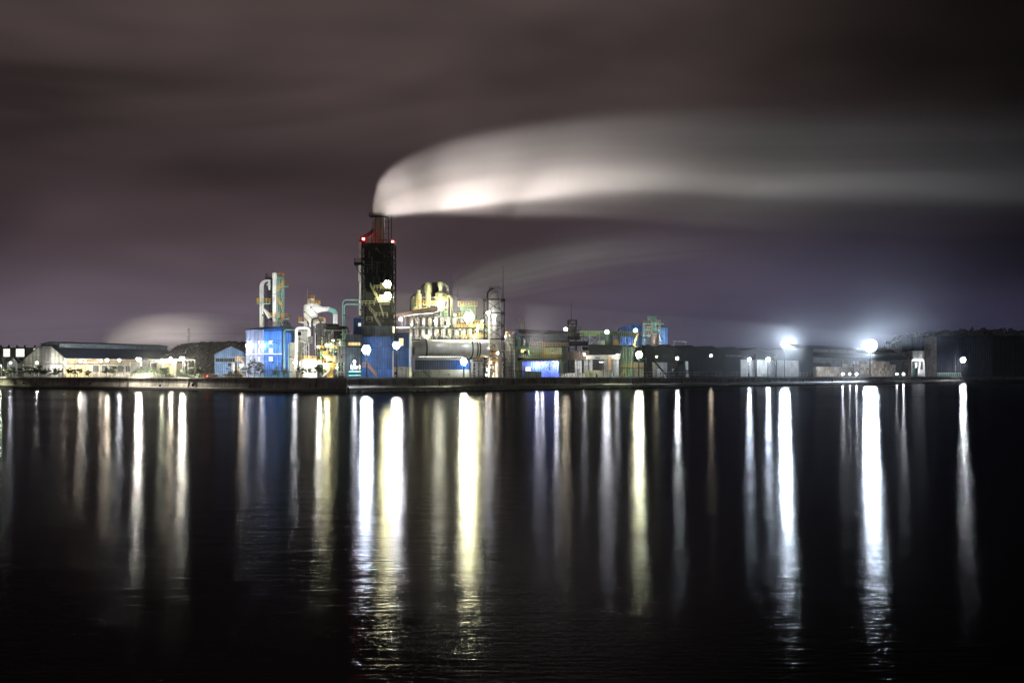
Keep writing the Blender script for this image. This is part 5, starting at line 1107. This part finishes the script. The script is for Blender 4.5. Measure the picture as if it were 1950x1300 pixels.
def plume_mat(name, org, L, S, top, core, bot, body_d, core_d, fade, w0, w1, core_w, color=(.9, .88, .86), core_fade=None):
    """steam drifting along +x from org; curves are (metres downwind, metres above the mouth)"""
    m = bpy.data.materials.new(name); m.use_nodes = True; t = NT(m.node_tree)
    m.node_tree.nodes.remove(m.node_tree.nodes['Principled BSDF'])
    out = m.node_tree.nodes['Material Output']
    geo = t.n('ShaderNodeNewGeometry').outputs['Position']
    sp = t.n('ShaderNodeSeparateXYZ'); t.put(sp.inputs[0], geo)
    x = t.m('SUBTRACT', sp.outputs[0], org[0]); y = t.m('SUBTRACT', sp.outputs[1], org[1]); z = t.m('SUBTRACT', sp.outputs[2], org[2])
    # slow waver of the wind
    nv = t.mapping(geo, scale=(.010, .03, .05))
    q = t.m('SQRT', t.m('DIVIDE', t.m('MAXIMUM', x, 0.0), L, clamp=True))
    def cur(pts): return t.m('MULTIPLY', t.curve(q, [(math.sqrt(max(0, a) / L), .5 + b / (2 * S)) for a, b in pts]), 1.0)
    def cz(pts): return t.m('MULTIPLY_ADD', cur(pts), 2 * S, -S)
    zt, zc, zb = cz(top), cz(core), cz(bot)
    wob = t.m('MULTIPLY', t.m('SUBTRACT', t.noise(nv, 1.0, 2, .5), .5), t.m('MULTIPLY', q, 6.0))
    z = t.m('ADD', z, wob)
    v = t.m('DIVIDE', t.m('SUBTRACT', z, zb), t.m('MAXIMUM', t.m('SUBTRACT', zt, zb), .5))
    body = t.ramp(v, [(0, 0), (.12, .16), (.25, .42), (.4, .8), (.55, 1.0), (.72, .85), (.87, .42), (1.0, 0)], 'EASE')
    cw = t.m('MULTIPLY_ADD', q, core_w[1] - core_w[0], core_w[0])
    dz = t.m('DIVIDE', t.m('SUBTRACT', z, zc), cw)
    # the core falls off sharply below, slowly above
    dz = t.m('MULTIPLY', dz, t.m('MULTIPLY_ADD', t.m('GREATER_THAN', dz, 0.0), -.45, 1.3))
    cg = t.m('EXPONENT', t.m('MULTIPLY', t.m('MULTIPLY', dz, dz), -1.0))
    w = t.m('MULTIPLY_ADD', q, w1 - w0, w0)
    yy = t.m('DIVIDE', y, w); gy = t.m('EXPONENT', t.m('MULTIPLY', t.m('MULTIPLY', yy, yy), -1.0))
    fd = t.curve(q, [(math.sqrt(max(0, a) / L), b) for a, b in fade])
    cfd = t.curve(q, [(math.sqrt(max(0, a) / L), b) for a, b in (core_fade or fade)])
    fc = t.n('ShaderNodeCombineXYZ'); t.put(fc.inputs[0], t.m('MULTIPLY', q, 2.6)); t.put(fc.inputs[1], t.m('MULTIPLY', y, .05)); t.put(fc.inputs[2], t.m('MULTIPLY', v, 6.5))   # wisps run with the flow
    sn = t.noise(fc.outputs[0], 1.0, 4, .6, .4)
    streak = t.m('MAXIMUM', t.m('MULTIPLY_ADD', sn, 2.0, 0.0), .12)
    d = t.m('ADD', t.m('MULTIPLY', t.m('MULTIPLY', body, fd), body_d), t.m('MULTIPLY', t.m('MULTIPLY', cg, cfd), core_d))
    d = t.m('MULTIPLY', t.m('MULTIPLY', d, streak), gy)
    d = t.m('DIVIDE', d, w)
    d = t.m('MULTIPLY', d, t.m('GREATER_THAN', x, 0.0))
    pv = t.n('ShaderNodeVolumePrincipled')
    pv.inputs['Color'].default_value = color + (1,); t.put(pv.inputs['Density'], t.m('MAXIMUM', d, 0.0))
    pv.inputs['Anisotropy'].default_value = 0.0
    t.put(out.inputs['Volume'], pv.outputs[0])
    return m
s0 = 362 / F
def pp(l, px0=711, py0=403): return [((a - px0) * s0, (py0 - b) * s0) for a, b in l]
ox, oz = X(711, 362), Z(403, 362)
PM = plume_mat('main_steam', (ox, 362, oz), 300.0, 60.0,
    pp([(711, 395), (714, 368), (722, 345), (740, 322), (770, 300), (830, 272), (900, 253), (1000, 232), (1150, 212), (1300, 203), (1600, 196), (1950, 190), (2250, 190)]),
    pp([(711, 401), (725, 400), (740, 397), (800, 387), (900, 372), (960, 363), (1050, 352), (1150, 342), (1300, 342), (1500, 352), (1950, 362), (2250, 365)]),
    pp([(711, 408), (732, 404), (740, 404), (800, 410), (960, 418), (1150, 424), (1300, 438), (1500, 455), (1950, 462), (2250, 465)]),
    BODY, CORE, [(0, .9), (10, .8), (60, .7), (120, .5), (180, .24), (235, .09), (300, .02)], 2.4, 16, (1.0, 6.0),
    core_fade=[(0, .0), (5, 1.0), (40, 1.0), (70, .75), (120, .26), (180, .08), (300, .01)])
setp(vol_box('steam_plume', (ox - .5, 320, oz - .1 - 12), (X(2250, 362), 404, oz + 46), PM), 'long white steam plume blowing right from the tall chimney mouth', 'smoke', kind='stuff')
# thinner steam drifting off behind the cyclones, and behind the long hall
s0 = 430 / F; o2 = (X(862, 430), 430, Z(550, 430))
PM2 = plume_mat('thin_steam', o2, 200.0, 40.0,
    pp([(862, 544), (875, 530), (900, 514), (930, 499), (1000, 478), (1150, 452), (1300, 440), (1500, 436), (1700, 436)], 862, 550),
    pp([(862, 550), (880, 545), (930, 524), (1000, 504), (1100, 482), (1250, 470), (1500, 466), (1700, 466)], 862, 550),
    pp([(862, 562), (900, 575), (960, 572), (1050, 554), (1200, 530), (1400, 516), (1700, 510)], 862, 550),
    STEAM2[0], STEAM2[1], [(0, .3), (4, 1.0), (20, .9), (45, .5), (80, .22), (120, .06), (200, 0)], 3, 16, (3, 8))
setp(vol_box('thin_steam', (o2[0] - .5, 395, o2[2] - 9), (o2[0] + 198, 465, o2[2] + 32), PM2), 'faint steam drifting right from behind the cyclones', 'smoke', kind='stuff')
s0 = 610 / F; o3 = (X(203, 610), 610, Z(652, 610))
PM3 = plume_mat('low_steam', o3, 120.0, 30.0,
    pp([(203, 648), (212, 635), (230, 620), (262, 604), (310, 594), (380, 592), (480, 598), (580, 604)], 203, 652),
    pp([(203, 655), (215, 648), (240, 640), (280, 632), (340, 630), (420, 630), (580, 630)], 203, 652),
    pp([(203, 672), (240, 676), (580, 676)], 203, 652),
    STEAM3[0], STEAM3[1], [(0, .4), (5, .9), (18, 1.0), (40, .7), (70, .35), (100, .12), (120, 0)], 5, 12, (4, 8))
setp(vol_box('low_steam', (o3[0] - .5, 585, o3[2] - 9), (o3[0] + 118, 635, o3[2] + 24), PM3), 'low pale steam rising behind the long hall roof', 'smoke', kind='stuff')
# mist hanging over the right-hand sheds, lit by the big masts
mm = bpy.data.materials.new('mist_bank'); mm.use_nodes = True; t = NT(mm.node_tree); mm.node_tree.nodes.remove(mm.node_tree.nodes['Principled BSDF'])
geo = t.n('ShaderNodeNewGeometry').outputs['Position']; sp = t.n('ShaderNodeSeparateXYZ'); t.put(sp.inputs[0], geo)
mx0, mx1 = X(1300, 640), X(1765, 640); zz0 = 22.5
fx_ = t.m('SUBTRACT', 1.0, t.m('ABSOLUTE', t.m('DIVIDE', t.m('SUBTRACT', sp.outputs[0], (mx0 + mx1) / 2), (mx1 - mx0) / 2)))
fz_ = t.m('EXPONENT', t.m('DIVIDE', t.m('SUBTRACT', sp.outputs[2], zz0), -21.0))
ed = t.m('MULTIPLY', t.m('SUBTRACT', sp.outputs[2], zz0), .07, clamp=True)
nz = t.m('MULTIPLY_ADD', t.noise(t.mapping(geo, scale=(.012, .012, .03)), 1.0, 3, .5), 1.6, .2)
d = t.m('MULTIPLY', t.m('MULTIPLY', t.m('SMOOTH_MIN', t.m('MULTIPLY', fx_, 2.2), 1.0, .6), fz_), t.m('MULTIPLY', nz, MIST))
pv = t.n('ShaderNodeVolumePrincipled'); pv.inputs['Color'].default_value = (.86, .9, 1, 1); t.put(pv.inputs['Density'], t.m('MAXIMUM', t.m('MULTIPLY', d, ed), 0.0)); t.put(mm.node_tree.nodes['Material Output'].inputs['Volume'], pv.outputs[0])
setp(vol_box('mist_bank', (mx0, 560, zz0), (mx1, 720, 110), mm), 'bluish mist hanging over the right-hand sheds around the brightest masts', 'mist', kind='stuff')
# thin air added along the quay and at the yellow floodlights for lamp halos
def even_air(name, d, g):
    m = bpy.data.materials.new(name); m.use_nodes = True; t = NT(m.node_tree); m.node_tree.nodes.remove(m.node_tree.nodes['Principled BSDF'])
    pv = t.n('ShaderNodeVolumePrincipled'); pv.inputs['Density'].default_value = d; pv.inputs['Color'].default_value = (.92, .94, 1, 1); pv.inputs['Anisotropy'].default_value = g
    t.put(m.node_tree.nodes['Material Output'].inputs['Volume'], pv.outputs[0]); return m
ma = even_air('quay_halo_mist', QMIST, .55)
for ln, lab, hz in ((QL, 'thin mist added along the left-hand quay for lamp halos', 26), (QR, 'thin mist added along the right-hand quay for lamp halos', 34)):
    for (ax, ay), (bx, by) in zip(ln, ln[1:]):
        A, B = Vector((ax, ay, 0)), Vector((bx, by, 0)); dd = (B - A).normalized(); n = Vector((dd.y, -dd.x, 0)); n = -n if n.y > 0 else n
        e0 = 9 if ax == -54 else 0; e1 = 9 if bx == -54 else .2
        A2, B2 = A + dd * e0, B - dd * e1
        mb = MB(); mb.prism([A2 + n * 5 + Vector((0, 0, .4)), A2 - n * 9 + Vector((0, 0, .4)), A2 - n * 9 + Vector((0, 0, hz)), A2 + n * 5 + Vector((0, 0, hz))], B2 - A2)
        setp(mb.build('quay_halo_mist', ma), lab, 'mist', kind='stuff')
ms = even_air('halo_steam', VMIST, .55)
setp(vol_box('halo_steam', (X(862, 396), 388, 16), (X(952, 396), 416, 40), ms), 'thin steam added around the brightest yellow floodlights for their halo', 'smoke', kind='stuff')
HZ = bpy.data.materials.new('haze'); HZ.use_nodes = True
_t = NT(HZ.node_tree); HZ.node_tree.nodes.remove(HZ.node_tree.nodes['Principled BSDF'])
_p = _t.n('ShaderNodeVolumePrincipled'); _p.inputs['Density'].default_value = HAZE_D; _p.inputs['Color'].default_value = (.9, .92, 1, 1); _p.inputs['Anisotropy'].default_value = HAZE_G
_t.put(HZ.node_tree.nodes['Material Output'].inputs['Volume'], _p.outputs[0])
if HAZE_D > 0: setp(vol_box('haze', (-900, -60, -9), (900, 1500, 130), HZ), 'thin night haze over the whole harbour', 'haze', kind='stuff')
# ------------------------------------------------------------- all lamps, left to right
def DL(px, back=1.0): return on_line(QL, px).y + back
def DR(px, back=1.0): return on_line(QR, px).y + back
pole_lamp(1, 696, DL(2, .2), 1500, GRN, 'greenish lamp post cut by the left edge of the quay', .45, 1.5)
pole_lamp(20, 690.5, 540, 300, WHITE, 'small lamp post in front of the dark roofed white store', .35)
pole_lamp(70, 690.5, 500, 600, (1, .97, .88), 'lamp post before the white gabled end', .4)
wash(60, 700, 494, 700, (1, .94, .84), 'added floodlight on a post lighting the white gabled end', .35, .2, (0, .2, -2.5)); wash(92, 702, 494, 700, WARM, 'added floodlight on a post lighting the grey end panel', .35, .2, (0, .2, -2.5))
wall_lamp(152.5, 687.5, 490, 900, WARM, 'warm lamp under the hall eaves above the bright doorway', .36, to=(0, 5, .8))
wall_lamp(123, 690, 494, 160, WARM, 'small warm lamp at the corner of the long hall', .28, to=(0, 5, .8))
wall_lamp(162, 688.5, 492, 200, WHITE, 'small white lamp right of the warm eaves lamp', .28, to=(0, 5, .8))
wall_lamp(192, 687, 496, 260, WARM, 'small orange lamp left of the star-like eaves lamp', .28, to=(0, 5, .8))
wall_lamp(204, 685.5, 494, 1700, WARM, 'bright star-like warm lamp on the hall eaves', .5, to=(0, 8, .8))
wall_lamp(227, 685.5, 506, 900, WHITE, 'white lamp on the hall eaves left of the brightest left lamp', .42, to=(0, 8, .8))
pole_lamp(267, 683.5, DL(267, .6), 5200, (1.0, .97, .82), 'brightest lamp post on the left standing over the long hedge', .7, 1.6)
wall_lamp(308, 685.5, 450, 360, GRN, 'small greenish lamp on the lit gantry', .3, to=(0, 1.5, .3)); wall_lamp(325, 682.5, 449, 900, WARM, 'warm lamp on the right half of the lit gantry', .42, to=(0, 2, -.3))
pole_lamp(350, 682.5, DL(350, .6), 3600, (1.0, .95, .78), 'bright lamp post right of the pump house', .7, 1.6)
wash(318, 700, 455, 300, YEL, 'added floodlight lighting the pump house wall', .1, 0, (0, 0, -3)); wash(432, 702, 388, 420, COOL, 'added floodlight lighting the light blue gabled shed', .3, 0, (0, 9, -1))
wash(360, 698, 455, 4366, (1, .95, .85), 'added floodlight lighting the dark scrap heap', .2, 0, (0, 0, -4))
wash(120, 702, 480, 9000, COOL, 'added floodlight on the yard aimed up at the hall roof', .5, -.5, (0, 0, -4)); wash(235, 700, 490, 15120, COOL, 'added floodlight on the yard aimed up at the far hall roof', .45, -.35, (0, 0, -4))
# blue building wall washers
wall_lamp(469.6, 657.5, 388, 130, WHITE, 'white wall washer at the left corner of the tall blue building', .3, to=(.2, 2, .3)); wall_lamp(498, 657.5, 383.2, 160, WHITE, 'white wall washer between the pale and bright blue walls', .3, to=(0, 2, .3))
wash(519, 652, 370, 7820, COOL, 'added floodlight washing the upper bright blue wall', .55, 0, (0, 12, -.5)); wash(520, 690, 370, 4080, COOL, 'added floodlight washing the lower bright blue wall', .3, 0, (0, 13, -.5)); wash(482, 690, 372, 900, WHITE, 'added floodlight washing the pale blue wall', .35, 0, (0, 15, -.5))
wash(500, 600, 382, 2100, WHITE, 'added floodlight on the roof edge lighting the bent ducts', .35, 0, (0, 8, -3)); wash(533, 606, 382, 2100, WARM, 'added floodlight on the roof edge lighting the yellow platforms', .45, 0, (0, 8, -3)); wash(515, 560, 386, 800, WHITE, 'added floodlight on the duct tower lighting its top', .5, 0, (0, 9, .4))
wall_lamp(460, 696, 394, 260, WARM, 'warm lamp inside the yellow stair tower', .25)
wash(580, 594, 350, 3120, WHITE, 'work floodlight lighting the left of the white silo', .1, 0, (0, 14, -2)); wash(612, 600, 350, 1800, WHITE, 'added floodlight lighting the silo side duct', .25, .1, (0, 16, -2)); wash(592, 585, 352, 900, WARM, 'added floodlight lighting the silo top railings', .5, 0, (0, 12, -2))
wash(570, 645, 356, 900, WHITE, 'added floodlight lighting the upper hopper house', .1, 0, (0, 15, -1)); wash(583, 697, 343.5, 1500, WHITE, 'work floodlight lighting the blown-out storage tank', .25, 0, (0, 1, -3)); wash(552, 680, 352, 600, GRN, 'added floodlight lighting the pale green arched pipe', .3, 0, (0, 12, -1))
wall_lamp(608, 690, 349, 1300, (1, .98, .82), 'bright lamp at the foot of the dark process frame', .42, to=(0, 4, 0)); wall_lamp(622.5, 657, 353, 900, YEL, 'yellowish lamp inside the dark process frame', .42, to=(0, 3, 0))
wash(628, 690, 341, 800, YEL, 'added floodlight lighting the yellow hopper machine', .1, 0, (0, 2, -2.5)); wall_lamp(675, 688, 338.5, 260, WHITE, 'white lamp among the valves of the cyan skid', .28, to=(0, 1.5, 0)); wall_lamp(561, 690, 362, 260, WHITE, 'white lamp under the hopper block', .25, to=(0, 3, 0)); wash(650, 680, 341, 300, WHITE, 'added floodlight lighting the ribbed square tank', .1, 0, (0, 5, 1))
flood(697.5, 665.5, DR(697.5, -.5), 8000, COOL, 'brightest blue-white floodlight mast in front of the blue tower house', .44, n=2)
flood(755, 657, DR(755, -.5), 5000, WHITE, 'blue-white floodlight mast beside the two tone house', .36, n=2)
flood(737.5, 541, 357.5, 1500, YEL, 'upper yellow-white lamp on the black tower balcony', .42, n=2, stand='bracket', to=(0, 3, .2)); flood(738.5, 563, 357.5, 1500, YEL, 'lower yellow-white lamp on the black tower balcony', .42, n=2, stand='bracket', to=(0, 3, .2)); wash(733, 546, 356, 300, YEL, 'added floodlight lighting the upper tower balcony', .1, 0, (0, 4, .2)); wash(733, 571, 356, 300, YEL, 'added floodlight lighting the lower tower balcony', .1, 0, (0, 4, .2)); wall_lamp(727, 567, 358.5, 160, YEL, 'small yellow lamp left of the lower tower lamp', .3, to=(0, 3, .2))
for px, py, lab in ((692, 455, 'red obstruction lamp on the left shoulder of the black tower'), (747.5, 460, 'red obstruction lamp on the right shoulder of the black tower')): wall_lamp(px, py, 361 if px < 700 else 362.5, 75 if px < 700 else 42, (1, .045, .04), lab, .42, 'red obstruction lamps', 'obstruction_lamp', to=(0 if px < 700 else -.5, 2.0, -.4))
wash(716, 473, 352, 330, (1, .9, .75), 'added floodlight on the black tower aimed at its chimney', .75, 0, (0, 9, -.5), .3); wash(686, 520, 350, 420, WHITE, 'added floodlight lighting the slim white duct of the tower', .1, 0, (0, 13, -1)); wash(686, 590, 350, 300, WHITE, 'added floodlight lighting the lower slim white duct of the tower', .2, 0, (0, 13, -1))
wash(655, 600, 350, 500, (.85, 1, .95), 'added floodlight lighting the twin pale teal pipes', .3, 0, (0, 12, -1)); wash(718, 700, 339, 420, COOL, 'added floodlight on the quay lighting the blue tower house', .25, 0, (0, .4, -3)); wash(765, 702, 345, 420, WHITE, 'added floodlight on the quay lighting the two tone house', .2, 0, (0, .4, -3)); wash(720, 655, 343, 200, COOL, 'added floodlight lighting the upper wall above the blue tower house', .35, 0, (0, 7, 0))
wall_lamp(763, 607.5, 396, 460, (1, .86, .84), 'pinkish round lamp under the rising dark conveyor', .6, to=(0, 2, .2)); wall_lamp(836, 576, 405, 1100, (1, 1, .75), 'star-like lamp in the middle of the olive cyclones', .5, to=(0, 4, .2))
wash(798, 585, 398, 800, YEL, 'added floodlight below the left olive cyclone', .45, -.1, (0, 9, -1)); wash(815, 585, 396, 700, YEL, 'added floodlight below the tallest olive cyclone', .6, 0, (0, 12, -1)); wash(846, 585, 398, 800, YEL, 'added floodlight below the right olive cyclone', .5, 0, (0, 10, -1))
for px, py, I, lab in ((790, 634, 420, 'left lower'), (820, 634, 420, 'middle lower'), (852, 634, 420, 'right lower'), (795, 612, 300, 'left upper'), (835, 612, 300, 'right upper')): wash(px, py, 396, I, (1, .93, .9), 'added floodlight before the %s vessels of the rack' % lab, .05, 0, (0, 8, 1.6))
flood(893, 604, 396, 9500, (1, .96, .56), 'brightest yellow floodlight bank above the vessel rack', .62, stand='bracket', n=2, to=(0, 14, 0)); wall_lamp(912, 622, 403, 600, YEL, 'yellow lamp behind the brightest yellow floodlight bank', .4, to=(0, 4, .2)); wash(890, 620, 397, 1200, YEL, 'added floodlight lighting the pale green tank tower', .45, 0, (0, 13, -1))
wall_lamp(929.5, 595.5, 392.5, 500, WHITE, 'white lamp on top of the standpipe at the lattice tower', .6, to=(0, 3, 0)); wash(942, 585, 385, 325, (1, .84, .78), 'added floodlight lighting the dome of the silvery column', .35, 0, (0, 12, -1)); wash(942, 660, 384, 300, (1, .9, .82), 'added floodlight lighting the lower silvery column', .2, 0, (0, 12, -1))
flood(883, 688, DR(883, .6), 3000, GRN, 'greenish-white floodlight mast before the blue base house', .36, n=2); wall_lamp(884, 694, 376, 130, COOL, 'cool wall lamp just below the floodlight on the base house', .24, to=(0, 2, .2)); wall_lamp(926, 713.5, 392, 110, WARM, 'small warm lamp at the foot of the lattice tower', .26, to=(0, 2, .2))
wash(850, 632, 378, 700, WHITE, 'added floodlight above the middle of the rotary drum', -1.25, 0, (0, 24, 0)); wash(905, 632, 378, 1100, WHITE, 'added floodlight above the right end of the rotary drum', -1.2, 0, (0, 24, 0)); wash(855, 712, 366, 300, (.95, 1, .8), 'added floodlight on the quay lighting the base house', .2, 0, (0, .2, -1)); wash(971, 655, 394, 500, WARM, 'added floodlight lighting the banded tank', .1, 0, (0, 8, -1))
wall_lamp(1023, 692, 429.5, 300, WHITE, 'first of two close white lamps on the blue shed wall', .5, to=(0, 3, .2)); wall_lamp(1033, 692, 429.5, 240, WHITE, 'second of two close white lamps on the blue shed wall', .45, to=(0, 3, .2)); wall_lamp(1060, 691.5, 429, 700, WHITE, 'brightest white lamp at the right corner of the blue shed', .5, to=(0, 3, .2))
wash(1052, 668, 442, 420, GRN, 'added floodlight lighting the yellow gallery', .2, 0, (0, 10, 0)); wash(1012, 672, 442, 420, GRN, 'added floodlight lighting the left half of the green plant house', .2, 0, (0, 10, 0)); wash(1025, 648, 492, 1100, (.9, .95, 1), 'added floodlight washing the slate blue warehouse', -.05, 0, (0, 27, .2))
wall_lamp(1077, 626.5, 467, 500, WARM, 'warm square lamp left of the dark screening tower', .7, to=(1, 1, 0)); flood(1155.5, 632, 485, 1100, WHITE, 'star-like white lamp on the green conveyor gallery', .7, stand='bracket', to=(0, 5, .2)); wash(1140, 645, 478, 1980, GRN, 'added floodlight lighting the green conveyor gallery', .3, 0, (0, 12, .4)); flood(1210, 629, 510, 1200, YEL, 'star-like yellow lamp on the left wall of the hopper house', .7, stand='bracket', to=(0, 15, .2)); wash(1205, 650, 508, 2430, COOL, 'added floodlight lighting the left wall of the hopper house', .3, 0, (0, 18, .4))
wash(1262, 645, 510, 5760, COOL, 'added floodlight lighting the right wall of the hopper house', .1, 0, (0, 17, .2)); wash(1240, 648, 504, 5148, WHITE, 'added floodlight lighting the bucket elevator', .45, 0, (0, 12, 0)); wall_lamp(1113, 674.5, 458, 130, WHITE, 'small white lamp on the brown shed wall', .26, to=(0, 4, .2)); wall_lamp(1176, 675, 457, 130, WHITE, 'small white lamp at the right end of the open shed roof', .26, to=(0, 4, .2))
for px, I, c_, lab in ((1075, 500, (1, .93, .8), 'the white yard wall'), (1104, 420, WARM, 'the left pale shed columns'), (1135, 420, GRN, 'the cream containers'), (1168, 420, WHITE, 'the right pale shed columns')): wash(px, 712, 438, I, c_, 'low added floodlight on the quay lighting %s' % lab, .3, 0, (0, .2, -1.4))
flood(1217, 675, DR(1217, -.5), 5000, GRN, 'very bright greenish floodlight mast in front of the green silo stand', .42, n=2); wash(1200, 700, 462, 800, GRN, 'added floodlight lighting the silo stand columns', .3, 0, (0, 8, -1))
wall_lamp(1250.5, 678.5, 498, 60, YEL, 'tiny yellow lamp above the grey opening panel', .26, to=(1, 8, 0)); flood(1290, 682, DR(1290, 2), 900, WHITE, 'white lamp at the head of the short black boom', .5, stand='bracket', to=(2, .5, -.4)); wash(1258, 710, 494, 120, WHITE, 'low added floodlight lighting the grey opening panel', .2, 0, (0, 0, -1.6))
flood(1354, 677, 537, 90, WARM, 'warm lamp on the black warehouse wall', .5, stand='bracket', to=(0, 12, .2)); flood(1427, 684, 545, 1300, COOL, 'left of the two white lamps before the pale concrete panels', .6); flood(1463, 684, 560, 2000, COOL, 'right of the two white lamps before the pale concrete panels', .75); wash(1425, 712, 548, 260, COOL, 'low added floodlight lighting the left concrete panel', .25, .3, (0, 0, -1.5)); wash(1462, 712, 562, 300, COOL, 'low added floodlight lighting the middle concrete panel', .25, .3, (0, 0, -1.5))
flood(1495, 655, 590, 32000, COOL, 'very bright blue-white floodlight mast at the black warehouse end', .6, n=2)
flood(1658, 658, DR(1658, -.6), 72000, COOL, 'brightest floodlight mast of all standing over the bale stacks', .7, n=3)
for px, I, lab in ((1605, 520, 'first low lamp on the quay in front of the bales'), (1618.5, 220, 'faint low lamp between two brighter ones in front of the bales'), (1631, 520, 'third low lamp on the quay in front of the bales'), (1708, 180, 'small low lamp below the right end of the bales'), (1720.5, 800, 'bright low lamp beside the white shed opening')): wall_lamp(px, 712, DR(px, 1.0), I, WHITE, lab, .45, 'low lamps on the quay before the bales', to=(0, .5, -2.2))
for px, I, lab in ((1575, 1000, 'left'), (1625, 1700, 'middle'), (1685, 1700, 'right')): wash(px, 694, DR(px, 3), I, (1, .95, .88), 'added floodlight on the quay lighting the %s of the bale stacks' % lab, .05, .3, (0, 0, -5), .35)
flood(1834, 686, DR(1834, -.8), 40000, WHITE, 'bright white floodlight mast in front of the dark end building', .6, n=2); wash(1822, 704, 772, 2600, COOL, 'added floodlight washing the end building wall', .1, -.15, (0, 0, -4), .3); wash(1768, 700, 770, 2520, WHITE, 'added floodlight lighting the pale corner of the end building', .2, 0, (0, 0, -5), .3)
wash(1760, 690, 905, 26000, WHITE, 'added floodlight behind the end building lighting the pale rubble heap', .25, 0, (0, 0, -6), .4); wash(1850, 690, 905, 14000, (1, .9, .85), 'added floodlight behind the dark wall lighting the far rubble heap', .3, 0, (0, 0, -6), .4)
rnd = random.Random(5)
for k, (px, py, D) in enumerate([(784, 618, 402.5), (812, 640, 402.5), (828, 611, 402), (848, 622, 402.5), (866, 600, 402), (872, 634, 402.5), (905, 640, 402.5), (918, 612, 402)]): wall_lamp(px, py, D, 60, YEL, 'tiny yellow lamp among the pipes of the vessel rack', .2, 'tiny lamps among the vessel rack pipes', to=(0, 1.5, .2))
for k, (px, py, D) in enumerate([(606, 660, 358), (616, 700, 357), (634, 648, 358), (642, 700, 355), (628, 712, 352)]): wall_lamp(px, py, D, 50, GRN if k % 2 else YEL, 'tiny yellow-green lamp among the pipes of the dark process frame', .2, 'tiny lamps in the dark process frame', to=(0, 2.5, .2))
for k, (px, py, D) in enumerate([(934, 690, 394), (948, 672, 394), (928, 704, 393)]): wall_lamp(px, py, D, 45, WARM, 'tiny warm lamp low inside the lattice tower', .2, 'tiny lamps in the lattice tower', to=(0, 2.5, .2))
# added uplights, unseen sources that brighten the steam from below
for px, py, D, tx, tz, pw, sz, lab in UP: uplight(px, py, D, (ox + tx, 362, oz + tz) if px > 600 else (o3[0] + 34, 610, o3[2] + 8), pw, sz, (1, .89, .85), lab)
